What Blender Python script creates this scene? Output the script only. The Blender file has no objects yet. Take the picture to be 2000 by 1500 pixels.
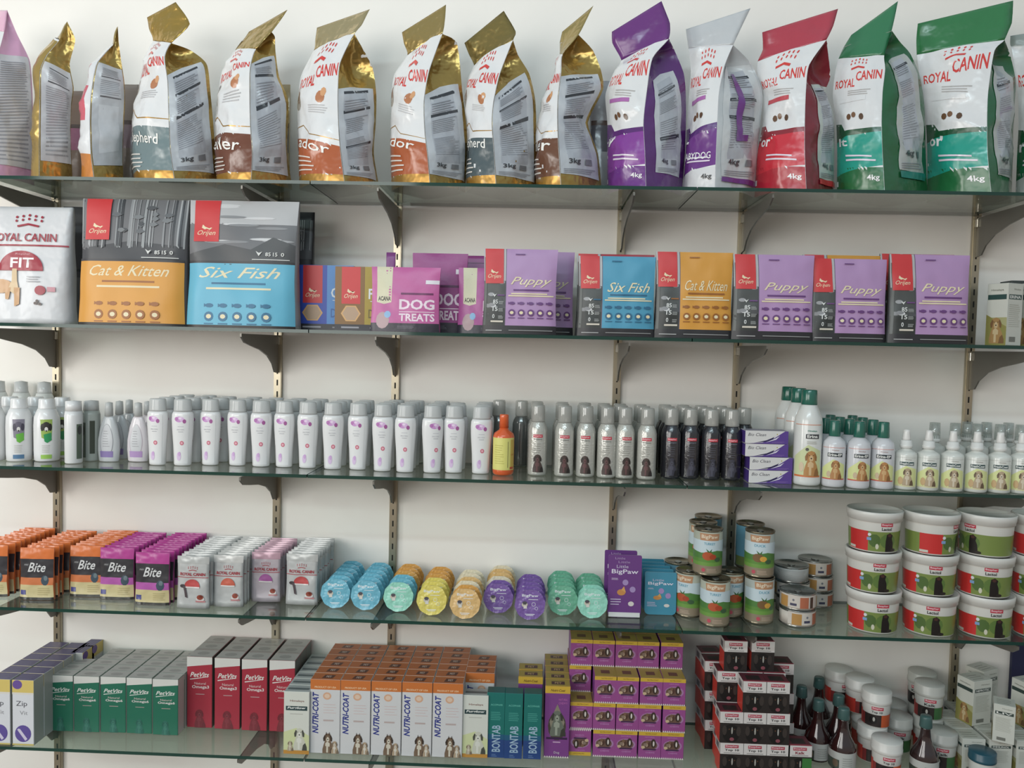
import bpy, bmesh, math, random
from mathutils import Vector, Matrix, noise
random.seed(7)
PI = math.pi
C = bpy.context.scene.collection
SC = bpy.context.scene

# ------------------------------------------------------------------ camera
F_PX, YAW, PITCH, ROLL = 1518.5, -0.0319, -0.0475, -0.0233
CAM = Vector((0.5505, -2.0886, 1.5473))
DEPTH = 0.2354                      # depth of the glass shelves
SHELF = [1.9317, 1.5777, 1.2272, 0.8758, 0.5226]   # height of each tier
_cy, _sy, _cp, _sp = math.cos(YAW), math.sin(YAW), math.cos(PITCH), math.sin(PITCH)
FWD = Vector((_sy * _cp, _cy * _cp, _sp))
_r0 = Vector((_cy, -_sy, 0)); _d0 = FWD.cross(_r0)
_cr, _sr = math.cos(ROLL), math.sin(ROLL)
RIGHT = _cr * _r0 + _sr * _d0
DOWN = -_sr * _r0 + _cr * _d0
cam_data = bpy.data.cameras.new('camera')
cam_data.sensor_width = 36.0; cam_data.lens = F_PX / 2000 * 36.0
cam_data.clip_start = 0.05
cam = bpy.data.objects.new('camera', cam_data); C.objects.link(cam)
m = Matrix.Identity(4)
for i, ax in enumerate((RIGHT, -DOWN, -FWD)):
    for j in range(3): m[j][i] = ax[j]
m.translation = CAM
cam.matrix_world = m
SC.camera = cam

# ------------------------------------------------------------------ light
world = bpy.data.worlds.new('world'); SC.world = world; world.use_nodes = True
wn = world.node_tree.nodes; wl = world.node_tree.links
bg = wn['Background']; bg.inputs['Strength'].default_value = 0.50
tc = wn.new('ShaderNodeTexCoord'); sep = wn.new('ShaderNodeSeparateXYZ'); rmp = wn.new('ShaderNodeValToRGB')
wl.new(tc.outputs['Generated'], sep.inputs[0]); mr = wn.new('ShaderNodeMapRange')
mr.inputs['From Min'].default_value = -1; wl.new(sep.outputs['Z'], mr.inputs['Value'])
wl.new(mr.outputs[0], rmp.inputs[0]); wl.new(rmp.outputs[0], bg.inputs['Color'])
rmp.color_ramp.elements[0].color = (0.66, 0.49, 0.37, 1); rmp.color_ramp.elements[0].position = 0.35
rmp.color_ramp.elements[1].color = (0.70, 0.84, 0.92, 1); rmp.color_ramp.elements[1].position = 0.75
def area(name, loc, target, sx, sy, power, color):
    l = bpy.data.lights.new(name, 'AREA'); l.shape = 'RECTANGLE'; l.size = sx; l.size_y = sy
    l.energy = power; l.color = color
    o = bpy.data.objects.new(name, l); C.objects.link(o); o.location = loc
    o.rotation_euler = (Vector(target) - Vector(loc)).to_track_quat('-Z', 'Y').to_euler()
    return o
area('side_window_daylight', (-2.9, -2.2, 2.0), (0.6, -0.2, 1.7), 0.7, 1.8, 32, (1.0, 0.98, 0.93))
area('shopfront_daylight', (-1.5, -3.7, 2.05), (0.3, 0, 1.6), 2.4, 1.5, 48, (1.0, 0.985, 0.95))
area('ceiling_tube_light', (0.2, -3.0, 3.3), (0.3, 0, 1.6), 2.4, 0.12, 22, (0.74, 0.93, 1.0))
SC.view_settings.view_transform = 'Standard'
SC.view_settings.look = 'None'
SC.view_settings.exposure = 0.17
SC.view_settings.gamma = 1.0
SC.view_settings.use_curve_mapping = False

# ------------------------------------------------------------------ pixel to place
def ray(px, py): return FWD * F_PX + RIGHT * (px - 1000) + DOWN * (py - 750)
def at_y(px, py, y):
    r = ray(px, py); return CAM + r * ((y - CAM.y) / r.y)
def on_z(px, py, z):
    r = ray(px, py); return CAM + r * ((z - CAM.z) / r.z)
def x_at(px, y, z):
    k = (px - 1000) / F_PX; q = RIGHT - FWD * k
    return CAM.x - (q.y * (y - CAM.y) + q.z * (z - CAM.z)) / q.x

# ------------------------------------------------------------------ materials
_M = {}
def lin(h):
    v = [int(h[i:i + 2], 16) / 255 for i in (0, 2, 4)]
    return [c / 12.92 if c <= .04045 else ((c + .055) / 1.055) ** 2.4 for c in v]
def M(h, rough=0.45, metal=0.0, bump=0.0, bscale=60.0, spec=0.5, coat=0.0, var=0.04):
    key = (h, rough, metal, bump, bscale, spec, coat, var)
    if key in _M: return _M[key]
    mt = bpy.data.materials.new('mat_' + h); mt.use_nodes = True
    n = mt.node_tree.nodes; l = mt.node_tree.links; b = n['Principled BSDF']
    c = lin(h); g_ = sum(c) / 3; c = [(x * .96 + g_ * .04) * .96 + .003 for x in c]
    b.inputs['Roughness'].default_value = rough; b.inputs['Metallic'].default_value = metal
    b.inputs['Specular IOR Level'].default_value = spec; b.inputs['Coat Weight'].default_value = coat
    b.inputs['Coat Roughness'].default_value = 0.12
    tcn = n.new('ShaderNodeTexCoord'); ns = n.new('ShaderNodeTexNoise'); ns.inputs['Scale'].default_value = 23.0
    l.new(tcn.outputs['Object'], ns.inputs['Vector'])
    mx = n.new('ShaderNodeMix'); mx.data_type = 'RGBA'
    mx.inputs[6].default_value = (*[min(1, x * (1 + var)) for x in c], 1); mx.inputs[7].default_value = (*[x * (1 - var) for x in c], 1)
    l.new(ns.outputs['Fac'], mx.inputs[0]); l.new(mx.outputs[2], b.inputs['Base Color'])
    if bump:
        n2 = n.new('ShaderNodeTexNoise'); n2.inputs['Scale'].default_value = bscale; n2.inputs['Detail'].default_value = 2.0
        l.new(tcn.outputs['Object'], n2.inputs['Vector'])
        bp = n.new('ShaderNodeBump'); bp.inputs['Strength'].default_value = bump; bp.inputs['Distance'].default_value = 0.004 if bump < .4 else 0.011
        l.new(n2.outputs['Fac'], bp.inputs['Height']); l.new(bp.outputs[0], b.inputs['Normal'])
    _M[key] = mt; return mt
def film(name, tint, trans, rough=0.1, gloss=(1, 1, 1), base=None, ior=1.45, extra=0.0):
    """thin clear sheet: transparent + glossy by fresnel, with a share of diffuse base"""
    if name in _M: return _M[name]
    mt = bpy.data.materials.new(name); mt.use_nodes = True; n = mt.node_tree.nodes; l = mt.node_tree.links
    n.clear(); out = n.new('ShaderNodeOutputMaterial'); tr = n.new('ShaderNodeBsdfTransparent'); gl = n.new('ShaderNodeBsdfGlossy')
    tr.inputs[0].default_value = (*lin(tint), 1); gl.inputs['Roughness'].default_value = rough; gl.inputs[0].default_value = (*gloss, 1)
    df = n.new('ShaderNodeBsdfDiffuse'); df.inputs[0].default_value = (*lin(base or tint), 1)
    m1 = n.new('ShaderNodeMixShader'); m1.inputs[0].default_value = trans
    l.new(df.outputs[0], m1.inputs[1]); l.new(tr.outputs[0], m1.inputs[2])
    lw = n.new('ShaderNodeLayerWeight'); lw.inputs[0].default_value = .5
    pw = n.new('ShaderNodeMath'); pw.operation = 'POWER'; pw.inputs[1].default_value = 5.0; l.new(lw.outputs['Facing'], pw.inputs[0])
    f0 = ((ior - 1) / (ior + 1)) ** 2
    ad = n.new('ShaderNodeMath'); ad.operation = 'MULTIPLY_ADD'; ad.inputs[1].default_value = 1 - f0; ad.inputs[2].default_value = f0 + extra; ad.use_clamp = True
    l.new(pw.outputs[0], ad.inputs[0])
    m2 = n.new('ShaderNodeMixShader'); l.new(ad.outputs[0], m2.inputs[0]); l.new(m1.outputs[0], m2.inputs[1]); l.new(gl.outputs[0], m2.inputs[2])
    l.new(m2.outputs[0], out.inputs[0]); _M[name] = mt; return mt

# ------------------------------------------------------------------ objects
def link(name, mesh, parent=None, loc=None):
    o = bpy.data.objects.new(name, mesh); C.objects.link(o)
    if parent is not None: o.parent = parent
    if loc is not None: o.location = loc
    return o
def mesh_of(name, verts, faces, mats, idx=None, smooth=False):
    me = bpy.data.meshes.new(name); me.from_pydata([tuple(v) for v in verts], [], faces)
    for mt in mats: me.materials.append(mt)
    if idx: me.polygons.foreach_set('material_index', idx)
    if smooth: me.polygons.foreach_set('use_smooth', [True] * len(me.polygons))
    me.update(); return me
def tag(o, label=None, cat=None, group=None, kind=None):
    if label: o['label'] = label
    if cat: o['category'] = cat
    if group: o['group'] = group
    if kind: o['kind'] = kind
    return o
def thing(name, cat):
    o = bpy.data.objects.new(name, None); o.empty_display_size = 0.02; C.objects.link(o); o['category'] = cat; return o
def copy_tree(o, parent=None):
    c = o.copy(); C.objects.link(c); c.parent = parent
    for ch in KIDS.get(o.name, []): 
        k = copy_tree(ch, c); KIDS.setdefault(c.name, []).append(k)
    return c
KIDS = {}
def part(name, mesh, parent, label=None):
    o = link(name, mesh, parent); KIDS.setdefault(parent.name, []).append(o)
    if label: o['label'] = label
    return o
PROTO = {}
def place(key, builder, loc, label, rz=0.0, group=None, rx=0.0, ry=0.0, s=None):
    if key not in PROTO: PROTO[key] = o = builder()
    else: o = copy_tree(PROTO[key])
    o.location = loc; o.rotation_euler = (rx, ry, rz)
    if s: o.scale = s
    o['label'] = label
    if group: o['group'] = group
    return o
ORD = ['first', 'second', 'third', 'fourth', 'fifth', 'sixth', 'seventh', 'eighth', 'ninth', 'tenth', 'eleventh', 'twelfth', 'thirteenth', 'fourteenth', 'fifteenth', 'sixteenth']
def nth(i): return ORD[i]

# ------------------------------------------------------------------ shapes
def box_mesh(name, w, d, h, mats, bev=0.0008, y0=None):
    """base centred on the origin; mats = front/back, sides, top/bottom"""
    bm = bmesh.new(); bmesh.ops.create_cube(bm, size=1.0)
    for v in bm.verts: v.co = Vector((v.co.x * w, v.co.y * d, (v.co.z + .5) * h))
    bm.normal_update()
    for f in bm.faces:
        n = f.normal
        f.material_index = 0 if abs(n.y) > .5 else (1 if abs(n.x) > .5 else 2)
    if bev: bmesh.ops.bevel(bm, geom=list(bm.edges), offset=bev, segments=1, affect='EDGES', profile=.5)
    me = bpy.data.meshes.new(name); bm.to_mesh(me); bm.free()
    for mt in mats: me.materials.append(mt)
    return me
def lathe(name, prof, mat, seg=28, sx=1.0, sy=1.0, smooth=True):
    vs, fs = [], []; n = len(prof)
    for z, r in prof:
        for k in range(seg):
            a = 2 * PI * k / seg; vs.append((r * sx * math.cos(a), r * sy * math.sin(a), z))
    for i in range(n - 1):
        for k in range(seg):
            a, b = i * seg + k, i * seg + (k + 1) % seg
            fs.append((a, b, b + seg, a + seg))
    fs.append(tuple(reversed(range(seg)))); fs.append(tuple(range((n - 1) * seg, n * seg)))
    me = mesh_of(name, vs, fs, [mat], smooth=smooth)
    if smooth:
        me.polygons[-1].use_smooth = False; me.polygons[-2].use_smooth = False
    return me
def prof_r(prof):
    def f(z):
        if z <= prof[0][0]: return prof[0][1]
        for (a, ra), (b, rb) in zip(prof, prof[1:]):
            if a <= z <= b: return ra + (rb - ra) * ((z - a) / (b - a) if b > a else 1)
        return prof[-1][1]
    return f
def prism(name, pts, t, mat, axis='x'):
    """closed outline of (y, z) points extruded by t along x"""
    n = len(pts); vs = [(-t / 2, y, z) for y, z in pts] + [(t / 2, y, z) for y, z in pts]
    fs = [tuple(range(n)), tuple(reversed(range(n, 2 * n)))] + [(i, i + n, (i + 1) % n + n, (i + 1) % n) for i in range(n)]
    me = mesh_of(name, vs, fs, [mat])
    bm = bmesh.new(); bm.from_mesh(me); bmesh.ops.recalc_face_normals(bm, faces=bm.faces); bm.to_mesh(me); bm.free()
    return me

# ------------------------------------------------------------------ printed artwork (flat elements laid onto a surface)
_T = {}
def glyphs(txt, shear=0.0, bold=0.0):
    key = (txt, shear, bold)
    if key in _T: return _T[key]
    cu = bpy.data.curves.new('lettering', 'FONT'); cu.body = txt; cu.size = 1.0; cu.shear = shear; cu.offset = bold
    cu.resolution_u = 2; cu.dimensions = '2D'; cu.fill_mode = 'BOTH'
    o = bpy.data.objects.new('lettering', cu); C.objects.link(o)
    dg = bpy.context.evaluated_depsgraph_get(); ev = o.evaluated_get(dg); me = ev.to_mesh()
    vs = [(v.co.x, v.co.y) for v in me.vertices]; fs = [tuple(p.vertices) for p in me.polygons]
    ev.to_mesh_clear(); bpy.data.objects.remove(o); bpy.data.curves.remove(cu)
    x0 = min(v[0] for v in vs); x1 = max(v[0] for v in vs); y0 = min(v[1] for v in vs); y1 = max(v[1] for v in vs)
    vs = [((x - x0) / (x1 - x0), (y - y0) / (y1 - y0)) for x, y in vs]
    _T[key] = (vs, fs); return _T[key]
def R(u0, v0, u1, v1, c): return ('p', [(u0, v0), (u1, v0), (u1, v1), (u0, v1)], c)
def P(pts, c): return ('p', pts, c)
def E(u, v, ru, rv, c, n=14, a0=0, a1=2 * PI):
    m_ = n if abs(a1 - a0 - 2 * PI) < 1e-6 else n + 1
    return ('p', [(u + ru * math.cos(a0 + (a1 - a0) * k / n), v + rv * math.sin(a0 + (a1 - a0) * k / n)) for k in range(m_)], c)
def T(txt, u0, v0, u1, v1, c, shear=0.0, bold=0.0, rot=0): return ('t', txt, u0, v0, u1, v1, c, shear, bold, rot)
def lines(u0, v0, u1, v1, n, c, rag=0.25, th=0.35):
    r = random.Random(int(abs(u0 * 7e4) + v0 * 9e4 + n)); out = []; dv = (v1 - v0) / n
    for i in range(n):
        out.append(R(u0, v0 + dv * i, u1 - (u1 - u0) * rag * r.random(), v0 + dv * (i + th), c))
    return out
def art(name, elems, fmap, mats_kw, du=0, dv=0, base=0.0004, eps=0.00007):
    bm = bmesh.new(); cols = []; 
    for i, e in enumerate(elems):
        z = base + eps * i; c = e[2] if e[0] == 'p' else e[6]
        if c not in cols: cols.append(c)
        ci = cols.index(c)
        if e[0] == 'p':
            f = bm.faces.new([bm.verts.new((x, y, z)) for x, y in e[1]]); f.material_index = ci
        else:
            _, txt, u0, v0, u1, v1, c, sh, bo, rot = e; vs, fs = glyphs(txt, sh, bo)
            if rot == 90: pts = [(u1 - (u1 - u0) * y, v0 + (v1 - v0) * x) for x, y in vs]
            elif rot == 180: pts = [(u1 - (u1 - u0) * x, v1 - (v1 - v0) * y) for x, y in vs]
            else: pts = [(u0 + (u1 - u0) * x, v0 + (v1 - v0) * y) for x, y in vs]
            bv = [bm.verts.new((x, y, z)) for x, y in pts]
            for f in fs:
                try: bm.faces.new([bv[k] for k in f]).material_index = ci
                except ValueError: pass
    us = [v.co.x for v in bm.verts]; vv = [v.co.y for v in bm.verts]
    if du:
        k = math.floor(min(us) / du) + 1
        while k * du < max(us):
            bmesh.ops.bisect_plane(bm, geom=bm.verts[:] + bm.edges[:] + bm.faces[:], plane_co=(k * du, 0, 0), plane_no=(1, 0, 0), dist=1e-7); k += 1
    if dv:
        k = math.floor(min(vv) / dv) + 1
        while k * dv < max(vv):
            bmesh.ops.bisect_plane(bm, geom=bm.verts[:] + bm.edges[:] + bm.faces[:], plane_co=(0, k * dv, 0), plane_no=(0, 1, 0), dist=1e-7); k += 1
    bmesh.ops.triangulate(bm, faces=bm.faces[:])
    for v in bm.verts: v.co = Vector(fmap(v.co.x, v.co.y, v.co.z))
    me = bpy.data.meshes.new(name); bm.to_mesh(me); bm.free()
    if du: me.polygons.foreach_set('use_smooth', [True] * len(me.polygons))
    for c in cols:
        kw = dict(mats_kw)
        if isinstance(c, tuple): me.materials.append(M(c[0], **{**kw, **c[1]}) if isinstance(c[1], dict) else M(c[0], **kw))
        else: me.materials.append(M(c, **kw))
    return me
def flat(y): return lambda u, v, o: (u, y - o, v)
def topmap(z): return lambda u, v, o: (u, v, z + o)
def sidemap(x, sgn=-1): return lambda u, v, o: (x + sgn * o, sgn * -u if sgn > 0 else -u, v)
def cyl(rf, r0, sx=1.0, sy=1.0, turn=0.0):
    def f(u, v, o):
        a = u / r0 + turn; r = rf(v); return ((r * sx + o) * math.sin(a), -(r * sy + o) * math.cos(a), v)
    return f
def dog(u, v, s, body, dark, light):
    """sitting dog of height s standing on v"""
    q = lambda pts, c: P([(u + s * x, v + s * y) for x, y in pts], c)
    return [q([(-.26, 0), (.3, 0), (.31, .2), (.24, .42), (.14, .62), (-.14, .62), (-.21, .4), (-.26, .2)], body), q([(.12, 0), (.34, 0), (.33, .16), (.26, .34), (.16, .24)], dark),
            q([(-.12, .04), (.08, .04), (.1, .5), (-.02, .6), (-.12, .5)], light), R(u - s * .17, v, u - s * .07, v + s * .36, body), R(u + s * .02, v, u + s * .11, v + s * .34, body),
            q([(-.16, .62), (.15, .6), (.18, .78), (.13, .95), (0, 1.0), (-.13, .95), (-.18, .8)], body), q([(-.16, .92), (-.1, .86), (-.14, .62), (-.21, .6), (-.23, .76)], dark), q([(.15, .92), (.1, .86), (.14, .62), (.21, .6), (.22, .76)], dark),
            q([(-.06, .6), (.06, .6), (.075, .72), (.03, .82), (-.03, .82), (-.075, .72)], light), E(u, v + s * .7, s * .032, s * .026, '1c1815', 7), E(u - s * .07, v + s * .82, s * .018, s * .018, '1c1815', 6), E(u + s * .07, v + s * .82, s * .018, s * .018, '1c1815', 6)]
def crown(u, v, w, c):
    out = []
    for i in range(5):
        x = u + w * (i - 2) * .24; y = v + w * (.16 - abs(i - 2) * .035)
        out += [E(x, y + w * .24, w * .05, w * .05, c, 8), E(x, y + w * .1, w * .045, w * .05, c, 8)]
    out.append(P([(u - w * .42, v + w * .02), (u, v + w * .1), (u + w * .42, v + w * .02), (u + w * .4, v - w * .05), (u, v + w * .03), (u - w * .4, v - w * .05)], c))
    return out
# ------------------------------------------------------------------ setting
WALL = 0.05
WALLM = M('ffffff', .5, bump=.05, bscale=30, var=.0)
for _n in WALLM.node_tree.nodes:
    if _n.type == 'MIX': _n.inputs[6].default_value = (.91, .885, .835, 1); _n.inputs[7].default_value = (.89, .86, .81, 1)
me = mesh_of('wall_back', [(-3, 0, 0), (4.5, 0, 0), (4.5, 0, 3.2), (-3, 0, 3.2), (-3, .12, 0), (4.5, .12, 0), (4.5, .12, 3.2), (-3, .12, 3.2)],
             [(0, 1, 2, 3), (4, 7, 6, 5), (0, 4, 5, 1), (3, 2, 6, 7), (0, 3, 7, 4), (1, 5, 6, 2)], [WALLM])
tag(link('wall_back', me, loc=(0, WALL, 0)), kind='structure')
me = mesh_of('floor', [(-3, -4, -.05), (4.5, -4, -.05), (4.5, .17, -.05), (-3, .17, -.05), (-3, -4, 0), (4.5, -4, 0), (4.5, .05, 0), (-3, .05, 0)],
             [(4, 5, 6, 7), (0, 3, 2, 1), (0, 1, 5, 4)], [M('6f5c4c', .4, var=.06)])
tag(link('floor', me), kind='structure')

RAILS = [CAM.x + (x - CAM.x) * (WALL - CAM.y) / -CAM.y for x in (-0.7613, -0.1503, 0.1699, 0.7635, 1.0803, 1.6851)]
RN = ['leftmost', 'second', 'third', 'fourth', 'fifth', 'rightmost']
TN = ['top shelf', 'second shelf from the top', 'middle shelf', 'fourth shelf from the top', 'bottom shelf']
metal = M('b9b09a', .3, .85); metal_d = M('7d7a73', .38, .55); slot = M('14130f', .8)
def rail_mesh():
    w, d = .021, .012; z0, z1 = .02, 2.12
    bm = bmesh.new(); bmesh.ops.create_cube(bm, size=1)
    for v in bm.verts: v.co = Vector((v.co.x * w, (v.co.y - .5) * d, z0 + (v.co.z + .5) * (z1 - z0)))
    bmesh.ops.bevel(bm, geom=list(bm.edges), offset=.0015, segments=2, affect='EDGES')
    z = z0 + .03
    while z < z1 - .04:
        f = bm.faces.new([bm.verts.new((x, -d - .0003, zz)) for x, zz in ((-.002, z), (.002, z), (.002, z + .016), (-.002, z + .016))]); f.material_index = 1
        z += .032
    me = bpy.data.meshes.new('rail'); bm.to_mesh(me); bm.free(); me.materials.append(metal); me.materials.append(slot); return me
rm = rail_mesh()
BP = [(-.0125, -.004), (-.222, -.004), (-.222, -.012), (-.205, -.026), (-.17, -.034), (-.12, -.044), (-.075, -.060), (-.045, -.082), (-.03, -.105), (-.0125, -.108)]
bmesh_ = prism('bracket_arm', [(y * (1.26 if y < -.013 else 1), z) for y, z in BP], .004, metal_d)
hook = box_mesh('hook', .016, .012, .022, [M('c9c4b6', .2, .9)] * 3)
for i, x in enumerate(RAILS):
    o = link('shelf_rail', rm, loc=(x, WALL, 0)); tag(o, 'slotted steel wall rail, %s of six from the left' % RN[i], 'rail', 'slotted wall rails')
    for k, z in enumerate(SHELF):
        b = thing('shelf_bracket', 'bracket'); b.location = (x, WALL, z - .009)
        tag(b, 'dark steel bracket under the %s, %s wall rail' % (TN[k], RN[i] + ('' if i in (0, 5) else ' from left')), group='steel shelf brackets')
        ar = part('arm', bmesh_, b); h = part('hook', hook, ar, 'bright steel hook'); h.location = (0, -.0185, -.03)
gl = film('shelf_glass', 'e4ece6', .94, .04, base='9aa8a0', ior=1.5)
ge = film('shelf_glass_edge', '1f4a40', .25, .08, base='24483f', ior=1.5)
SEG = [(-.915, -.0012, 'left'), (.0012, .9138, 'centre'), (.9162, 1.83, 'right')]
for k, z in enumerate(SHELF):
    for a, b, nm in SEG:
        t = .008; bm = bmesh.new(); bmesh.ops.create_cube(bm, size=1)
        for v in bm.verts: v.co = Vector((v.co.x * (b - a), v.co.y * (DEPTH + .03), v.co.z * t))
        bm.normal_update()
        for f in bm.faces: f.material_index = 0 if abs(f.normal.z) > .5 else 1
        me = bpy.data.meshes.new('pane'); bm.to_mesh(me); bm.free(); me.materials.append(gl); me.materials.append(ge)
        o = link('glass_shelf', me, loc=((a + b) / 2, -(DEPTH - .03) / 2, z - t / 2))
        tag(o, 'clear green-edged glass pane, %s third of the %s' % (nm, TN[k]), 'shelf', 'glass shelf panes')
# navy board standing at the far right, against the wall
pa = at_y(1991, 985, .038); pb = at_y(1977, 1330, .038)
bw = .12
me = mesh_of('navy', [(0, 0, 0), (bw, 0, 0), (bw, 0, .88), (0, 0, .88), (0, .01, 0), (bw, .01, 0), (bw, .01, .88), (0, .01, .88)], [(0, 1, 2, 3), (4, 7, 6, 5), (0, 4, 5, 1), (3, 2, 6, 7), (0, 3, 7, 4), (1, 5, 6, 2)], [M('1c2248', .5)])
o = link('navy_board', me, loc=((pa.x + pb.x) / 2, .038, .0)); tag(o, 'dark navy upright board against the wall at the far right', 'board')

# ------------------------------------------------------------------ big foil bags on the top shelf
def spline(pts, t):
    n = len(pts) - 1; x = max(0, min(n - 1e-6, t * n)); i = int(x); f = x - i
    p0 = pts[max(i - 1, 0)]; p1 = pts[i]; p2 = pts[i + 1]; p3 = pts[min(i + 2, n)]
    a = p1 + (p2 - p1) * f
    m1 = (p2 - p0) * .5; m2 = (p3 - p1) * .5
    h = (2 * f ** 3 - 3 * f ** 2 + 1) * p1 + (f ** 3 - 2 * f ** 2 + f) * m1 + (-2 * f ** 3 + 3 * f ** 2) * p2 + (f ** 3 - f ** 2) * m2
    return a.lerp(h, .6)
def grid_mesh(name, S, nu, nv, mats, zone=None):
    vs = [S(i / nu, j / nv) for j in range(nv + 1) for i in range(nu + 1)]
    fs, idx = [], []
    for j in range(nv):
        for i in range(nu):
            a = j * (nu + 1) + i; fs += [(a, a + 1, a + nu + 2), (a, a + nu + 2, a + nu + 1)]; idx += [0, 0]
    return mesh_of(name, vs, fs, mats, idx, True)
def gridded(S, nu, nv):
    """the same facets for the sheet and for what is printed on it"""
    N = {}
    def node(i, j):
        if (i, j) not in N:
            a = Vector(S(i / nu, j / nv)); N[(i, j)] = (a, (Vector(S(i / nu, j / nv, .01)) - a) * 100)
        return N[(i, j)]
    def f(u, v, o=0.0):
        x = max(0, min(nu - 1e-5, u * nu)); y = max(0, min(nv - 1e-5, v * nv)); i, j = int(x), int(y); fx, fy = x - i, y - j
        r = Vector((0, 0, 0)); n = Vector((0, 0, 0))
        for (a, b, w) in (((i, j, 1 - fx), (i + 1, j, fx - fy), (i + 1, j + 1, fy)) if fx >= fy else ((i, j, 1 - fy), (i, j + 1, fy - fx), (i + 1, j + 1, fx))):
            p, q = node(a, b); r += p * w; n += q * w
        return r + n * o
    return f
def foil_bag(label, L, Mm, Rr, k, front, side, cols, ys=None, seed=1):
    """L, Mm: pixel edges of the front panel from base to flap top; Rr: far edge of the side panel up to its apex;
    k: index of the level where the flap starts. Each edge gets its own distance."""
    yl, ym, yr, ylt, ymt = ys or (-.115, -.222, -.115, -.10, -.135)
    z0 = SHELF[0] + .0008; n = len(L); a = len(Rr)
    lo = Vector((0, 0, 0))
    def edge(px, yb, yt, kk):
        out = []
        for i, (x, y) in enumerate(px):
            t = min(1, i / max(1, kk)); yy = yb + (yt - yb) * t ** 1.4
            p = at_y(x, y, yy)
            if i == 0: p = Vector((x_at(x, yb, z0), yb, z0))
            out.append(p)
        return out
    Le = edge(L, yl, ylt, n - 1); Me = edge(Mm, ym, ymt, n - 1)
    Re = edge(Rr, yr, ymt, a - 1)
    ap = spline(Me, (a - 1) / (n - 1)) if a - 1 < n - 1 else Me[-1]
    Re[-1] = Me[min(a - 1, n - 1)].copy()
    org = Vector(((Le[0].x + Re[0].x) / 2, -.115, z0))
    for q in (Le, Me, Re):
        for i in range(len(q)): q[i] = q[i] - org
    Be = [Le[min(i, n - 1)] + Re[i] - Me[i] for i in range(a)]
    lim = -.012 - org.y
    for p in Be: p.y = min(p.y, lim)
    for i in range(1, a): Be[i] = Be[i].lerp(Le[i], (i / (a - 1)) ** 3)
    kf = k / (n - 1); am = (a - 1) / (n - 1)
    sd = Vector((seed * 3.1, seed * 1.7, 0))
    def wr(p, amp):
        q = (p + sd) * 17; r = (p + sd) * 42; s_ = Vector((p.x + p.z * .6, p.y, p.z - p.x * .4)) * 10 + sd
        cr_ = 1 - abs(noise.noise(s_)) * 3
        return (noise.noise(q) * amp + (noise.noise(r) * amp * .4)) + max(0, cr_) * amp * 1.3
    def surf(A, B, ta, tb, bul, amp=.003, fold=0):
        def S(u, v, o=0.0):
            def raw(u, v):
                p = spline(A, v * ta); q = spline(B, v * tb); c = p.lerp(q, u)
                nn = (q - p); nn = Vector((nn.y, -nn.x, 0)); 
                if nn.length > 1e-6: nn.normalize()
                w = (q - p).length
                e = min(1, 6 * u * (1 - u)) if 0 < u < 1 else 0
                k_ = max(0, (v - .52) / .48); c = c - nn * fold * w * math.sin(PI * max(0, min(1, u))) * k_ * k_ * (3 - 2 * k_) * .8
                c = c + nn * (bul * w * math.sin(PI * max(0, min(1, u))) * (1 - v ** 2 * .8) + wr(c, amp) * e * (.35 + .65 * min(1, v * 5)))
                return c, nn
            c, nn = raw(u, v)
            return c + nn * o
        return S
    fs_ = gridded(surf(Le, Me, kf, kf, .15, .0055), 16, 36)
    ss_ = gridded(surf(Me, Re, am, 1.0, .07, .0055, .75), 14, 36)
    bag = thing('food_bag', 'pet food bag'); bag.location = org; bag['label'] = label; bag['group'] = 'large foil bags along the top shelf'
    base, trim, flapc = cols
    fo = dict(rough=.26, bump=.45, bscale=24, coat=.35); go = dict(rough=.25, metal=.7, bump=.8, bscale=26)
    fp_ = part('front_panel', grid_mesh('front_panel', fs_, 16, 36, [M(base, **fo)]), bag)
    sp_ = part('side_panel', grid_mesh('side_panel', ss_, 14, 36, [M(trim[0], **(go if trim[1] else fo))]), bag, trim[2])
    lb = surf(Be, Le, 1.0, am, .0, .0); rb = surf(Re, Be, 1.0, 1.0, .02, .001)
    def bk(u, v): return rb(u * 2, v) if u <= .5 else lb(u * 2 - 1, v)
    part('back_panel', grid_mesh('back_panel', bk, 12, 24, [M(base, **fo)]), bag)
    # flap: folded double foil, thin but closed
    def fl(u, v):
        t = kf + (1 - kf) * v; p = spline(Le, t).lerp(spline(Me, t), u); return p + Vector((0, -.0045 * math.sin(PI * u) * math.sin(PI * v), 0)) + Vector((0, wr(p, .003) * math.sin(PI * v), 0))
    nu, nv = 10, 10; vs = [fl(i / nu, j / nv) for j in range(nv + 1) for i in range(nu + 1)]; nb = len(vs)
    vs += [v + Vector((0, .0016, 0)) for v in vs]; fc = []
    for j in range(nv):
        for i in range(nu):
            q = j * (nu + 1) + i; fc.append((q, q + 1, q + nu + 2, q + nu + 1)); fc.append((q + nb, q + nu + 1 + nb, q + nu + 2 + nb, q + 1 + nb))
    for i in range(nu): q = nv * (nu + 1) + i; fc.append((q, q + 1, q + 1 + nb, q + nb)); fc.append((i + 1, i, i + nb, i + 1 + nb))
    for j in range(nv):
        q = j * (nu + 1); fc.append((q, q + nu + 1, q + nu + 1 + nb, q + nb)); q += nu; fc.append((q + nu + 1, q, q + nb, q + nu + 1 + nb))
    part('top_flap', mesh_of('top_flap', vs, fc, [M(flapc[0], **(go if flapc[1] else fo))], smooth=True), bag, flapc[2])
    fm = lambda u, v, o: fs_(u, v, o); sm = lambda u, v, o: ss_(u, v, o)
    if front: part('front_print', art('front_print', front, fm, fo, 1 / 16, 1 / 36, base=.0014, eps=.00006), fp_)
    if side: part('side_label', art('side_label', side, sm, dict(fo, rough=.3), 1 / 14, 1 / 36, base=.0014, eps=.00006), sp_)
    return bag
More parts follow.
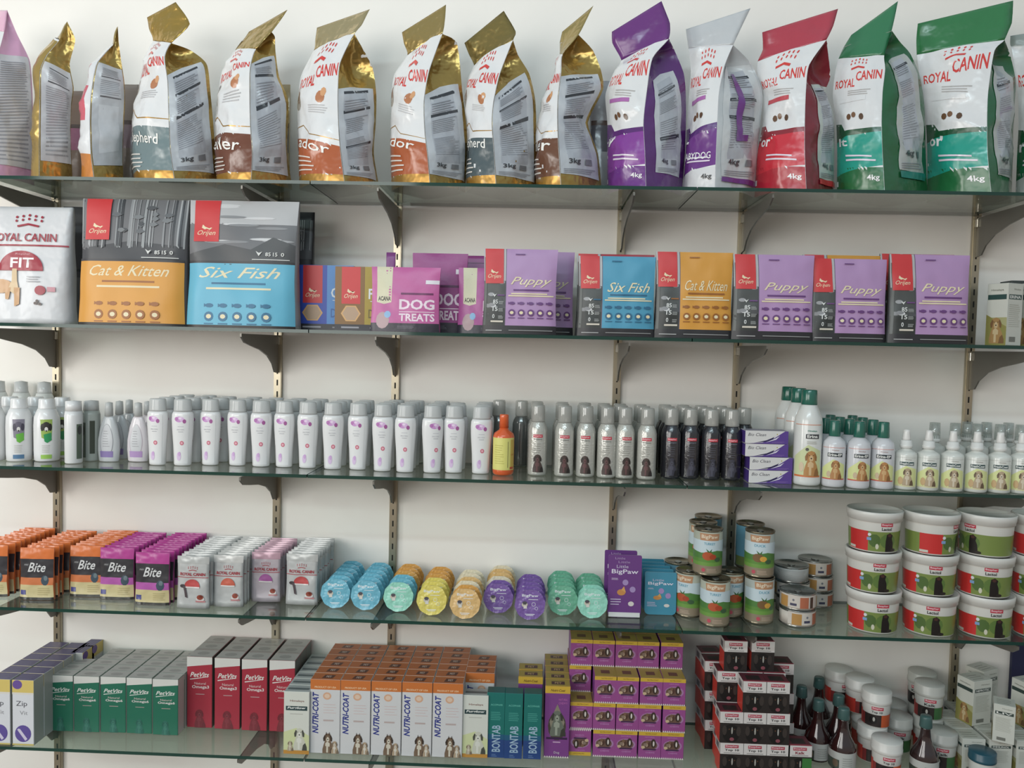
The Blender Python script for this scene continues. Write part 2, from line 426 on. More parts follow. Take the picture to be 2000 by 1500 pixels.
RED = 'd8372f'
def side_label(u0=.0, u1=.9, v0=.07, v1=.66, bars=(.9, .72, .5), kg='3kg', grey='c3c8ce', foot=None, stripe=None):
    f = lambda v: v0 + (v1 - v0) * v; g = lambda u: u0 + (u1 - u0) * u
    out = [P([(u0, v0), (u1, v0 - .01), (u1, v1 - .02), ((u0 + u1) / 2, v1), (u0, v1 - .01)], grey)]
    out += [R(g(.14), f(.12), g(.8), f(.93), 'b3b8c0')]
    for b in bars: out.append(R(g(.14), f(b - .018), g(.84), f(b + .012), '33363c'))
    out += lines(g(.16), f(.2), g(.78), f(.46), 14, '8d9199') + lines(g(.16), f(.53), g(.78), f(.69), 8, '8d9199') + lines(g(.16), f(.75), g(.78), f(.87), 5, '8d9199')
    out += [T(kg, g(.16), f(.07), g(.42), f(.12), '3a3c40', bold=.02), R(g(.55), f(.07), g(.75), f(.11), '777b80')] + lines(g(.05), f(.01), g(.9), f(.05), 3, '8d9199')
    if foot: out.append(R(u0, v0 - .03, u1, v0 - .005, foot))
    if stripe: out += [R(g(.3), f(.25), g(.45), f(.9), stripe), R(g(.3), f(.25), g(.6), f(.3), stripe)]
    return out
def breed_front(band, word, gold='b98b3a', sub=True, b0=.10, b1=.33, dark='8a5a3a'):
    G = (gold, dict(metal=.55, rough=.3))
    o = [R(0, 0, 1, .985, 'e4e5e6'), R(.0, .0, 1, .07, G), P([(0, .07), (1, .07), (1, b1), (.5, b1 - .01), (0, b1 - .035)], band)]
    o += [P([(0, b1 + .035), (.3, b1 + .085), (.5, b1 + .03), (1, b1 + .045), (1, b1 + .05), (.5, b1 + .038), (.3, b1 + .094), (0, b1 + .043)], G)]
    o += [E(.1, .58, .12, .07, 'a49a8c', 12), E(.12, .62, .07, .05, dark, 10), E(.72, .6, .09, .04, 'b9794f', 10), E(.78, .63, .05, .03, 'd8a070', 8)]
    o += [T('ROYAL', .12, .68, .55, .76, RED, bold=.02), T('CANIN', .56, .73, .98, .81, RED, bold=.02)] + crown(.55, .85, .3, RED)
    o += lines(.45, .5, .85, .56, 4, 'c2c2c4') + [T(word, .17, .21, .84, .29, 'f4f2ec', bold=.01)] + lines(.08, .09, .6, .18, 4, 'e6e0d8', th=.3)
    return o
def size_front(bands, word, kg='4kg', tail=None, pill='b06ab0', low=None):
    b_hi, b_mid, b_low = bands
    o = [R(0, 0, 1, .985, 'e4e5e6'), R(0, 0, 1, .13, b_low), P([(0, .1), (1, .14), (1, .345), (.35, .30), (0, .26)], b_mid), P([(0, .26), (.35, .30), (1, .345), (1, .375), (.3, .335), (.2, .38), (0, .385)], b_hi)]
    o += [T('ROYAL', .06, .66, .47, .74, RED, bold=.02), T('CANIN', .48, .71, .96, .80, RED, bold=.02)] + crown(.5, .84, .32, RED)
    o += [P([(.18, .53), (.72, .55), (.72, .58), (.18, .56)], pill), E(.4, .43, .05, .022, '6a4a30', 8), E(.5, .445, .045, .02, '7a5638', 8), E(.65, .435, .045, .022, '5c4028', 8)]
    o += lines(.35, .59, .8, .64, 3, 'b9b6b4') + [T(word, .1, .235, .37, .285, 'f4f2f4', bold=.02)] + lines(.3, .16, .92, .2, 2, 'e8dcea', th=.4)
    o += [T(kg, .74, .06, .95, .095, 'f4f2f4' if not low else '444444', bold=.015)]
    if tail: o += [T(tail, .14, .175, .9, .215, 'f4f2f4', bold=.01)]
    return o
GOLD = ('b09350', 1, 'gold foil side with a printed grey label'); GF = ('b39a5e', 1, 'gold foil flap')
W = 'e4e5e6'
foil_bag('pink-topped food bag cut off by the left picture edge on the top shelf', [(-95, 342), (-95, 250), (-90, 180), (-70, 110), (-40, 60), (-20, 20)], [(-14, 343), (-12, 250), (-9, 170), (-4, 110), (8, 62), (14, 20)],
         [(67, 343), (65, 250), (63, 170), (58, 118), (33, 66), (14, 24)], 4, [], [R(0, .06, .95, .62, 'cfcdd2')] + lines(.08, .08, .85, .58, 34, 'a2a2aa', .1, .4),
         (W, ('d9a3c4', 0, 'pink side with a printed label'), ('e7b4cc', 0, 'pink flap')), seed=2)
foil_bag('narrow gold-topped bag turned edge-on, leftmost gold one on the top shelf', [(66, 340), (67, 260), (72, 180), (75, 130), (88, 104), (112, 74), (126, 48)], [(77, 341), (77, 260), (78, 190), (79, 137), (92, 108), (116, 78), (131, 42)],
         [(142, 340), (138, 260), (140, 205), (144, 172), (136, 125), (147, 78), (131, 44)], 5, [R(0, 0, 1, .98, ('b5974f', dict(metal=.5)))], [R(.02, .07, .96, .6, 'cfd0d4'), R(.2, .545, .85, .555, '55555a'), R(.2, .44, .85, .45, '55555a')] + lines(.15, .09, .85, .42, 24, 'a6a8ae', .1, .4) + lines(.2, .46, .8, .54, 6, 'a6a8ae', .1, .4),
         (W, GOLD, GF), ys=(-.17, -.215, -.13, -.14, -.15), seed=3)
foil_bag('slim bag with gold twisted top and orange foot, second from the left edge-on', [(165, 338), (162, 300), (160, 245), (168, 190), (182, 148), (188, 122), (205, 100), (219, 88), (227, 54)], [(184, 341), (178, 300), (176, 240), (178, 190), (184, 148), (190, 124), (207, 103), (222, 86), (230, 52)],
         [(241, 340), (240, 290), (242, 240), (244, 200), (243, 162), (240, 140), (236, 115), (232, 84), (230, 54)], 7, [R(0, 0, 1, .98, 'dfe0e2'), R(0, 0, 1, .14, ('d98a3e', dict(metal=.3))), R(.2, .3, .8, .5, 'd05a6a'), R(.3, .55, .7, .7, 'dd8a98')], [R(.02, .07, .96, .64, 'c2c5ca'), R(.2, .5, .85, .51, '66666a'), R(.2, .38, .85, .388, '66666a'), R(.2, .12, .8, .34, 'd2d5da')] + lines(.2, .4, .8, .49, 8, '9a9ca2', .1, .4) + lines(.2, .52, .8, .6, 6, '9a9ca2', .1, .4),
         (W, GOLD, GF), ys=(-.16, -.215, -.13, -.14, -.15), seed=4)
foil_bag('white bag with slate band and tall crumpled gold top, fourth large bag', [(264, 340), (258, 290), (260, 225), (270, 180), (281, 125), (299, 80), (291, 56), (287, 34)], [(341, 342), (333, 295), (330, 225), (328, 160), (322, 112), (334, 84), (369, 45), (343, 4)],
         [(425, 341), (418, 260), (411, 180), (404, 125), (372, 98), (369, 45)], 5, breed_front('6f8285', 'Shepherd'), side_label(bars=(.92, .72, .5)), (W, GOLD, ('b8974a', 1, 'gold foil flap')), seed=5)
foil_bag('bag with dark brown band and low slanted gold flap, fifth large bag', [(424, 346), (421, 300), (421, 240), (426, 190), (434, 140), (459, 98), (472, 80), (486, 62)], [(491, 346), (493, 300), (489, 240), (488, 150), (491, 122), (500, 96), (530, 62), (561, 19)],
         [(571, 344), (561, 290), (564, 200), (545, 150), (538, 100), (537, 72), (539, 54)], 5, breed_front('6e3d26', 'eiler', dark='2c2c30'), side_label(bars=(.93, .74, .52)), (W, GOLD, GF), seed=6)
foil_bag('bag with orange-brown band and wide tan flap, left of two alike', [(586, 350), (583, 290), (582, 240), (582, 200), (588, 150), (613, 99), (616, 76), (619, 54)], [(673, 353), (667, 310), (662, 260), (660, 190), (664, 125), (692, 66), (708, 44), (722, 18)],
         [(742, 353), (730, 300), (734, 240), (735, 185), (727, 130), (702, 54)], 5, breed_front('b0592b', 'ador', b1=.3), side_label(bars=(.94, .75, .36)), (W, GOLD, ('c6b386', 1, 'tan gold flap')), seed=7)
foil_bag('bag with orange-brown band and upright gold flap, right of two alike', [(766, 352), (763, 290), (764, 240), (765, 185), (771, 145), (796, 108), (789, 85), (785, 63)], [(840, 355), (835, 300), (830, 260), (828, 200), (838, 140), (864, 66), (869, 38), (871, 9)],
         [(909, 352), (912, 300), (911, 245), (903, 180), (893, 85), (869, 54)], 5, breed_front('b0592b', 'dor', b1=.3), side_label(bars=(.92, .73)), (W, GOLD, GF), seed=8)
foil_bag('bag with dark slate band and olive gold parallelogram flap', [(911, 354), (913, 300), (912, 240), (908, 190), (916, 150), (926, 128), (916, 106), (907, 84)], [(969, 356), (965, 300), (961, 240), (964, 200), (976, 146), (1002, 78), (1007, 60), (984, 21)],
         [(1047, 356), (1048, 300), (1046, 200), (1034, 145), (1012, 108), (1007, 72)], 5, breed_front('4e5b5f', 'epherd', b1=.3), side_label(bars=(.9, .68, .47)), (W, GOLD, ('94814a', 1, 'olive gold flap')), seed=9)
foil_bag('bag with brown band and thin pointed gold flap, beside the purple bag', [(1049, 356), (1047, 300), (1048, 250), (1062, 200), (1080, 155), (1093, 106), (1093, 84), (1098, 62)], [(1096, 356), (1092, 300), (1089, 240), (1090, 190), (1096, 145), (1099, 106), (1130, 68), (1159, 11)],
         [(1176, 356), (1168, 300), (1148, 240), (1178, 175), (1174, 138), (1158, 98), (1141, 54)], 5, breed_front('6a4128', 'iler', b1=.3), side_label(bars=(.93, .72, .5)), (W, GOLD, ('b09b60', 1, 'gold foil flap')), seed=10)
foil_bag('purple food bag with a broad purple flap on the top shelf', [(1187, 358), (1187, 300), (1187, 240), (1183, 185), (1200, 140), (1214, 118), (1196, 84), (1195, 62)], [(1262, 360), (1260, 300), (1257, 240), (1262, 190), (1274, 115), (1306, 76), (1309, 45), (1292, 2)],
         [(1331, 360), (1338, 300), (1340, 200), (1336, 145), (1316, 95), (1308, 74)], 5, size_front(('5a2272', '86389a', '6c2c86'), 'y'), side_label(.2, .8, .1, .68, bars=(.8, .3), kg='4kg'), (W, ('5b2573', 0, 'purple side with a printed label'), ('6b2c7c', 0, 'purple flap')), seed=11)
foil_bag('silver-white food bag with purple band between purple and red bags', [(1332, 360), (1340, 310), (1342, 250), (1346, 190), (1350, 140), (1345, 95), (1340, 57)], [(1397, 362), (1399, 300), (1402, 230), (1405, 180), (1415, 130), (1432, 88), (1466, 16)],
         [(1473, 361), (1479, 300), (1485, 240), (1489, 180), (1468, 125), (1445, 78)], 5, size_front(('5b2b78', '6f3488', 'dcdcde'), 'r', tail='BABYDOG', low=1), side_label(.08, .95, .08, .82, bars=(.86, .62, .45), kg='4kg', grey='cdd1d3', foot='6f3488', stripe='6f3488'), ('dfe0e3', ('c3c8cb', 0, 'pale grey side'), ('c6c9cc', 0, 'pale grey flap')), seed=12)
foil_bag('red food bag with a wide slanting red flap', [(1474, 362), (1480, 300), (1490, 245), (1491, 190), (1480, 150), (1480, 120), (1491, 95), (1489, 63)], [(1575, 364), (1572, 300), (1572, 240), (1574, 180), (1580, 128), (1614, 78), (1628, 50), (1637, 17)],
         [(1628, 362), (1629, 300), (1628, 225), (1612, 180), (1622, 148), (1618, 74)], 5, size_front(('8f1f2c', 'cf2637', 'b51f30'), 'or', pill='c84a55'), side_label(.3, .98, .08, .68, bars=(.88,), kg='4kg', grey='bfc8c2', foot='cf2637'), (W, ('7d1c2b', 0, 'dark red side with a printed label'), ('b5384a', 0, 'red flap')), seed=13)
foil_bag('green food bag with teal band and curled pointed flap', [(1635, 365), (1636, 300), (1634, 240), (1627, 190), (1630, 150), (1638, 115), (1650, 90), (1663, 68)], [(1728, 366), (1724, 300), (1722, 240), (1724, 180), (1729, 135), (1727, 108), (1742, 60), (1754, 2)],
         [(1812, 365), (1808, 300), (1806, 210), (1797, 150), (1778, 105), (1758, 82), (1744, 56)], 5, size_front(('14502f', '16a08c', '1f6b3c'), 'lt', pill='e4e5e6'), side_label(.25, .85, .1, .72, bars=(.85,), kg='4kg', grey='b4b9b6', foot='1d8074'), (W, ('1d6138', 0, 'green side with a printed label'), ('2f7a50', 0, 'green flap')), seed=14)
foil_bag('green food bag with teal band and the widest flap, far right', [(1811, 367), (1812, 300), (1809, 240), (1801, 180), (1795, 140), (1791, 107), (1791, 76), (1793, 46)], [(1936, 370), (1929, 300), (1928, 240), (1930, 180), (1942, 100), (1962, 78), (1976, 45), (1979, 1)],
         [(1975, 370), (1977, 300), (1980, 230), (1984, 160), (1974, 110), (1970, 72)], 5, size_front(('14502f', '16a08c', '1f6b3c'), 'or', pill='e4e5e6'), side_label(.15, .8, .1, .75, bars=(.8,), kg='4kg', grey='b4b9b6'), (W, ('1d6138', 0, 'green side with a printed label'), ('2c7a44', 0, 'green flap')), ys=(-.085, -.222, -.10, -.085, -.135), seed=15)
foil_bag('grey and green food bag cut off by the right picture edge', [(1984, 370), (1987, 310), (1990, 250), (1989, 190), (1981, 130), (1975, 90), (1974, 70)], [(2070, 372), (2070, 310), (2072, 250), (2075, 190), (2080, 130), (2090, 90), (2095, 50)],
         [(2120, 372), (2122, 310), (2122, 250), (2122, 190), (2112, 120), (2092, 80)], 5, size_front(('14502f', '1f7048', 'c5cac8'), 'r', low=1), None, ('c3c8c6', ('1d6138', 0, 'green side'), ('9aa39e', 0, 'grey flap')), seed=16)
# ------------------------------------------------------------------ pouches
def w_px(x0, x1, y, z): return x_at(x1, y, z) - x_at(x0, y, z)
def pouch_f(w, h, t, belly=1.0, seed=0, wrk=.0012):
    def f(u, v, o=0.0, side=-1):
        q = max(0.0, min(1.0, v / h)); pr = (1 - q ** 1.5) ** .75
        ed = max(0.0, 1 - abs(2 * u / w) ** 2.8) ** .6
        y = t / 2 * (.05 + .95 * pr * (.42 + .58 * ed) * belly) if q < 1 else t * .025
        k = 34 if wrk < .0015 else 15
        y += noise.noise(Vector((u * k + seed, v * k * .8, seed))) * wrk * 2.6 * min(1, q * 5) * (1 - q * .5)
        return (u * (1 - .035 * math.sin(PI * q)), side * (y + o) , v)
    return f
def pouch_parts(root, w, h, t, body, elems, kw, seed=0, wrk=.0012, back=None, nu=12, nv=14, label=None):
    if w > .15: nu, nv = 20, 24
    f0 = pouch_f(w, h, t, seed=seed, wrk=wrk); N = {}
    def f(u, v, o=0.0, side=-1):
        x = max(0, min(nu - 1e-5, (u / w + .5) * nu)); y = max(0, min(nv - 1e-5, v / h * nv)); i, j = int(x), int(y); fx, fy = x - i, y - j; r = Vector((0, 0, 0))
        for a, b, k in ((i, j, (1 - fx) * (1 - fy)), (i + 1, j, fx * (1 - fy)), (i, j + 1, (1 - fx) * fy), (i + 1, j + 1, fx * fy)):
            if (a, b) not in N: N[(a, b)] = Vector(f0(-w / 2 + w * a / nu, h * b / nv))
            r += N[(a, b)] * k
        return (r.x, side * (abs(r.y) + o), r.z)
    vs = []; fs = []
    for s in (-1, 1):
        for j in range(nv + 1):
            for i in range(nu + 1): vs.append(f(-w / 2 + w * i / nu, h * j / nv, 0, s))
    nb = (nu + 1) * (nv + 1)
    for j in range(nv):
        for i in range(nu):
            a = j * (nu + 1) + i; fs.append((a, a + 1, a + nu + 2, a + nu + 1)); b = a + nb; fs.append((b, b + nu + 1, b + nu + 2, b + 1))
    for i in range(nu):
        a = nv * (nu + 1) + i; fs.append((a, a + 1, a + 1 + nb, a + nb)); fs.append((i + 1, i, i + nb, i + 1 + nb))
    for j in range(nv):
        a = j * (nu + 1); fs.append((a, a + nu + 1, a + nu + 1 + nb, a + nb)); a += nu; fs.append((a + nu + 1, a, a + nb, a + nu + 1 + nb))
    part('pouch_body', mesh_of('pouch_body', vs, fs, [M(body, **kw)], smooth=True), root)
    if elems: part('front_print', art('front_print', elems, lambda u, v, o: f(u, v, o), kw, w / nu, h / nv, base=.0006 + max(0, wrk - .0014) * .8), root, label)
SATIN = dict(rough=.42, bump=.12, bscale=30); FOIL = dict(rough=.25, bump=.35, bscale=40, coat=.4)
CREAM = 'e9dcb6'
def scenery(u0, v0, u1, v1, kind, base='6f6f72', seed=1):
    r = random.Random(seed); o = [R(u0, v0, u1, v1, base)]; W_, H_ = u1 - u0, v1 - v0
    cl = lambda x: max(u0, min(u1, x)); cv = lambda y: max(v0, min(v1, y))
    if kind == 'forest':
        o.append(P([(u0, v0), (u1, v0), (u1, v0 + H_ * .25), (u0 + W_ * .5, v0 + H_ * .33), (u0, v0 + H_ * .2)], '46474b'))
        for i in range(34):
            x = u0 + W_ * r.random(); tw = W_ * (.008 + .022 * r.random()); c = r.choice(['3c3e42', '8e9093', 'a7a9ab', '4b4d52', '9b9ea0'])
            o.append(P([(cl(x), v0 + H_ * (.2 + .1 * r.random())), (cl(x + tw), v0 + H_ * .22), (cl(x + tw * .8), v1), (cl(x + tw * .1), v1)], c))
        for i in range(14):
            x = u0 + W_ * (.05 + .8 * r.random()); y = v0 + H_ * (.35 + .55 * r.random()); a, b = W_ * (.04 + .08 * r.random()), H_ * .05
            o.append(P([(cl(x), y), (cl(x + a * .5), cv(y - b * .5)), (cl(x + a), cv(y + b * .3)), (cl(x + a * .6), cv(y + b)), (cl(x + a * .1), cv(y + b * .8))], r.choice(['505256', '7c7f82', '66696d'])))
    else:
        o.append(R(u0, v0 + H_ * .62, u1, v1, 'b9b9bb'))
        for i in range(12):
            x = u0 + W_ * (.15 + .7 * r.random()); y = v0 + H_ * (.32 + .6 * r.random()); a, b = W_ * .15, H_ * .022
            o.append(E(x, y, min(a, x - u0, u1 - x), b, r.choice(['d0d0d2', '8b8c8f', 'a2a3a6']), 10))
        o.append(P([(u0, v0), (u1, v0), (u1, v0 + H_ * .3), (u0 + W_ * .8, v0 + H_ * .42), (u0 + W_ * .6, v0 + H_ * .22), (u0 + W_ * .35, v0 + H_ * .3), (u0, v0 + H_ * .14)], '4d4e50'))
    return o
def red_tab(u0, v0, u1, v1, sc=.1):
    w, h = u1 - u0, v1 - v0; c = (u0 + u1) / 2
    x = lambda f: u0 + w * f; y = lambda f: v0 + h * f
    return [R(u0, v0, u1, v1, 'cf3336'), T('Orijen', x(.14), y(.12), x(.86), y(.27), CREAM, .4, .0),
            P([(x(.3), y(.33)), (x(.42), y(.29)), (x(.5), y(.31)), (x(.62), y(.28)), (x(.72), y(.33)), (x(.66), y(.335)), (x(.6), y(.315)), (x(.5), y(.34)), (x(.42), y(.36)), (x(.36), y(.40)), (x(.33), y(.40))], CREAM)]
def icons(u0, u1, v1, v2, s, dark, light, n=5):
    o = []
    for i in range(n):
        u = u0 + (u1 - u0) * (i + .5) / n
        o += [E(u, v1, s * .55, s * .28, dark, 9), P([(u - s * .7, v1 + s * .25), (u - s * .3, v1), (u - s * .7, v1 - s * .2)], dark), E(u, v2, s * .62, s * .62, dark, 12), E(u, v2, s * .36, s * .3, light, 8), R(u - s * .6, v2 - s * 1.0, u + s * .6, v2 - s * .85, dark)]
    return o
def big_pouch(w, h, panel, title, kind, dark, split=.47):
    pv = h * split
    o = scenery(-w / 2, pv, w / 2, h, kind, seed=len(title)) + [R(-w / 2, 0, w / 2, .008, '2a2624'), R(-w / 2, pv - .003, w / 2, pv + .006, '3c3a3c'), R(-w / 2, .006, w / 2, pv, panel)]
    o += red_tab(-w / 2 + w * .05, h * .67, -w / 2 + w * .29, h * .998)
    o += [T(title, -w * .38, pv - h * .115, w * .38, pv - h * .03, CREAM, .45, .004), R(-w * .25, pv - h * .165, w * .25, pv - h * .15, dark), R(-w * .3, pv - h * .205, w * .3, pv - h * .19, CREAM)]
    o += icons(-w * .33, w * .33, h * .17, h * .085, w * .07, dark, CREAM)
    o += [T('85', w * .24, pv + h * .06, w * .29, pv + h * .09, 'dcdcd8', bold=.02), T('15', w * .31, pv + h * .06, w * .35, pv + h * .09, 'dcdcd8', bold=.02), T('0', w * .38, pv + h * .06, w * .41, pv + h * .09, 'dcdcd8', bold=.02), P([(w * .15, pv + h * .1), (w * .18, pv + h * .06), (w * .21, pv + h * .095), (w * .18, pv + h * .085)], 'dcdcd8'), R(w * .12, pv + h * .03, w * .46, pv + h * .036, 'dcdcd8')]
    return o
def small_pouch(w, h, panel, title, dark):
    s = -w / 2 + w * .31; a = -w / 2
    o = scenery(a, 0, s, h, 'sea', '4c4f4e', seed=3) + [R(a, 0, s, h * .3, '2e312f'), R(a + w * .01, h * .03, a + w * .04, h * .9, '5f6361')]
    o += [R(s, h * .1, w / 2, h, panel), R(a, 0, w / 2, h * .1, '2b2a2e'), R(s - w * .008, h * .1, s, h, '6a5f74')]
    o += red_tab(a + w * .02, h * .59, a + w * .27, h)
    for i, tx in enumerate(('85', '15', '0')): o += [T(tx, a + w * .13, h * (.35 - .085 * i), a + w * (.2 if i < 2 else .16), h * (.4 - .085 * i), 'd8dad8', bold=.02)] + lines(a + w * .21, h * (.35 - .085 * i), a + w * .28, h * (.39 - .085 * i), 3, 'b8bab8')
    o += [R(a + w * .11, h * .135, a + w * .28, h * .155, 'd8cfc0'), P([(a + w * .12, h * .47), (a + w * .15, h * .43), (a + w * .18, h * .47), (a + w * .15, h * .455)], 'd8dad8'), R(a + w * .19, h * .445, a + w * .29, h * .46, dark)]
    o += [T(title, s + w * .06, h * .55, w / 2 - w * .06, h * .67, CREAM, .45, .004), R(s + w * .1, h * .505, w / 2 - w * .1, h * .525, dark), R(s + w * .03, h * .44, w / 2 - w * .03, h * .455, CREAM), R(s + w * .07, h * .465, w / 2 - w * .12, h * .48, CREAM)]
    o += icons(s + w * .02, w / 2 - w * .02, h * .36, h * .25, w * .075, dark, CREAM)
    o += lines(a + w * .05, h * .035, a + w * .27, h * .065, 1, 'aaaaaa', 0) + lines(s + w * .05, h * .04, w / 2 - w * .05, h * .065, 1, '999999', 0) + [R(s + w * .12, h * .93, s + w * .25, h * .942, dark)]
    return o
def row_pouch(x0, x1, ytop, row, yc, t, body, elems_f, label, name='food_pouch', cat='pet food pouch', kw=SATIN, group=None, seed=0, rx=0, wrk=.0012, hh=None, lab=None):
    z = SHELF[row] + .0006; yf = yc - t / 2; w = w_px(x0, x1, yf, z + .08); h = hh or at_y((x0 + x1) / 2, ytop, yc).z - z
    r = thing(name, cat); r.location = ((x_at(x0, yf, z + .08) + x_at(x1, yf, z + .08)) / 2, yc, z); r.rotation_euler = (rx, 0, 0)
    tag(r, label, group=group); pouch_parts(r, w, h, t, body, elems_f(w, h) if elems_f else None, kw, seed, wrk, label=lab)
    return r
def fit_art(w, h):
    Rd = 'a32a3c'; o = crown(-w * .02, h * .83, w * .34, Rd) + [T('ROYAL CANIN', -w * .49, h * .695, w * .36, h * .765, Rd, bold=.015), R(-w * .5, h * .655, w * .5, h * .668, Rd)]
    o += [E(-w * .07, h * .445, w * .3, h * .17, Rd, 18, 0, PI), T('FIT', -w * .2, h * .47, w * .1, h * .555, 'f2eeee', bold=.02), T('Regular', -w * .14, h * .575, w * .05, h * .595, 'd9a8ae')]
    o += [E(-w * .32, h * .31, w * .17, h * .06, 'c99a68', 14), P([(-w * .17, h * .46), (-w * .11, h * .46), (-w * .1, h * .36), (-w * .08, h * .3), (-w * .12, h * .24), (-w * .22, h * .28), (-w * .17, h * .36)], 'd9bd93'), E(-w * .46, h * .25, w * .035, h * .07, 'c99a68', 8), P([(-w * .12, h * .14), (-w * .06, h * .16), (-w * .06, h * .3), (-w * .14, h * .3)], 'c99a68'), P([(-w * .24, h * .2), (-w * .2, h * .2), (-w * .18, h * .3), (-w * .26, h * .3)], 'c99a68')]
    o += [E(w * .21, h * .28, w * .065, h * .04, Rd, 14), R(w * .29, h * .27, w * .38, h * .31, 'c98a96'), E(w * .16, h * .17, w * .025, h * .013, '5a4c48', 7), E(w * .21, h * .165, w * .025, h * .013, '5a4c48', 7), E(w * .18, h * .19, w * .02, h * .012, '5a4c48', 7)] + lines(w * .03, h * .35, w * .2, h * .41, 3, 'a9a9ad')
    return o
row_pouch(-32, 124, 404, 1, -.165, .085, 'd9dadd', fit_art, 'white food bag with a dark red half-circle, far left of the second shelf', name='food_bag', kw=dict(rough=.3, bump=.4, bscale=22), seed=4, wrk=.003)
row_pouch(112, 166, 404, 1, -.055, .06, '4a4a4e', lambda w, h: [R(-w / 2, h * .45, w / 2, h * .47, '2c2c30'), R(-w / 2, 0, w / 2, h * .4, '6b6b6d')], 'dark grey bag half hidden behind the white food bag', name='food_bag')
row_pouch(143, 354, 390, 1, -.175, .095, '6d6d70', lambda w, h: big_pouch(w, h, 'dd9c3a', 'Cat & Kitten', 'forest', 'a0622a', .50), 'large pouch with orange lower half and grey forest top', seed=6, wrk=.0022)
row_pouch(300, 372, 409, 1, -.05, .055, '35363a', None, 'black bag hidden behind the large orange pouch', name='food_bag')
row_pouch(356, 572, 393, 1, -.175, .095, 'a2a2a4', lambda w, h: big_pouch(w, h, '62b4d0', 'Six Fish', 'sea', '2f6f92', .50), 'large pouch with light blue lower half and grey seascape top', seed=9, wrk=.0026)
row_pouch(520, 607, 414, 1, -.05, .055, '2c2e32', lambda w, h: scenery(-w * .48, h * .6, w * .48, h * .93, 'forest', '3c3e42', 5), 'black bag leaning out behind the large blue pouch', name='food_bag')
def treat_box(w, h, dk, lt, tx, dk2):
    s = -w / 2 + w * .54; a = -w / 2
    return [R(a, 0, w / 2, h, '2a2b33'), R(a, h * .1, s, h, dk), R(s, h * .1, w / 2, h, lt), R(a, 0, w / 2, h * .1, '2a2b33')] + red_tab(a + w * .12, h * .42, a + w * .46, h * .995) + [E(a + w * .29, h * .27, w * .18, h * .14, 'd8a86a', 6), E(a + w * .29, h * .27, w * .15, h * .12, 'b89a7e', 6)] + \
        [T(tx, s + w * .07, h * .5, w / 2 - w * .06, h * .66, 'dfe8ee', bold=.02), T('DOG', s + w * .07, h * .2, w / 2 - w * .06, h * .34, dk2, bold=.01), R(s + w * .1, h * .46, w / 2 - w * .1, h * .47, 'dfe8ee'), R(a + w * .12, h * .04, a + w * .44, h * .065, '9a9aa2'), R(s + w * .1, h * .04, w / 2 - w * .08, h * .06, '8a8a92')]
def carton(name, cat, w, d, h, front, side, top, elems=None, topel=None, sideel=None, rough=.4, tab=True):
    r = thing(name, cat); kw = dict(rough=rough)
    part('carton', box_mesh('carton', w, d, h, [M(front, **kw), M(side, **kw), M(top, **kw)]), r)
    if elems: elems = [R(-w * .485, h * .008, w * .485, h * .99, front)] + elems
    if topel: topel = [R(-w * .48, -d * .48, w * .48, d * .48, top)] + topel
    if sideel: sideel = [R(-d * .48, h * .01, d * .48, h * .99, side)] + sideel
    if elems: part('front_print', art('front_print', elems, flat(-d / 2), kw, base=.0002, eps=.00004), r)
    if topel: part('top_print', art('top_print', topel, topmap(h), kw, base=.0002, eps=.00004), r)
    if sideel: part('side_print', art('side_print', sideel, lambda u, v, o: (-w / 2 - o, -u, v), kw, base=.0002, eps=.00004), r)
    return r
def px_carton(x0, x1, y0, y1, row, yf, d, mk, label, group=None, rz=0):
    z = SHELF[row] + .0006; w = w_px(x0, x1, yf, z + .06); h = at_y((x0 + x1) / 2, y0, yf).z - z
    r = mk(w, d, h); r.location = ((x_at(x0, yf, z + .06) + x_at(x1, yf, z + .06)) / 2, yf + d / 2, z); r.rotation_euler = (0, 0, rz); tag(r, label, group=group); return r
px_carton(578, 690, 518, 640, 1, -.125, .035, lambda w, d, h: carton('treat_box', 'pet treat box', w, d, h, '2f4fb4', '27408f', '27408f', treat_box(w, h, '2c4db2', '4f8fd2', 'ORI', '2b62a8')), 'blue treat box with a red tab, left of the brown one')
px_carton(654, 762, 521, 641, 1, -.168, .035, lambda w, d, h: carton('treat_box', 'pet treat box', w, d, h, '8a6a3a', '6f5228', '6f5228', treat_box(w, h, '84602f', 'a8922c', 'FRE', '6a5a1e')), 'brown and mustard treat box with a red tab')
def acana(w, h, c, dk, tab=True):
    a = -w / 2; o = [R(a, 0, w / 2, h * .13, '33303c'), R(a, h * .13, w / 2, h, c)]
    if tab: o += [P([(a + w * .08, h * .45), (a + w * .19, h * .42), (a + w * .3, h * .45), (a + w * .31, h), (a + w * .08, h)], 'd8d3b4'), T('ACANA', a + w * .1, h * .47, a + w * .29, h * .54, '23211e', bold=.03)]
    o += [E(a + w * .18, h * .17, w * .1, h * .13, 'b79a9e', 12), E(a + w * .25, h * .26, w * .05, h * .055, '8fb8e0', 10), T('DOG', a + w * .42, h * .34, w / 2 - w * .06, h * .5, 'f0dce8', bold=.03), T('TREATS', a + w * .42, h * .16, w / 2 - w * .06, h * .28, 'f0dce8', bold=.03), R(a + w * .42, h * .3, w / 2 - w * .06, h * .31, 'f0dce8'), R(a + w * .44, h * .57, w / 2 - w * .08, h * .6, dk), R(a + w * .8, h * .74, w / 2, h * .8, 'e4dfe6')] + lines(a + w * .4, h * .05, a + w * .68, h * .1, 3, '77747f')
    return o
PK = dict(rough=.35, bump=.15)
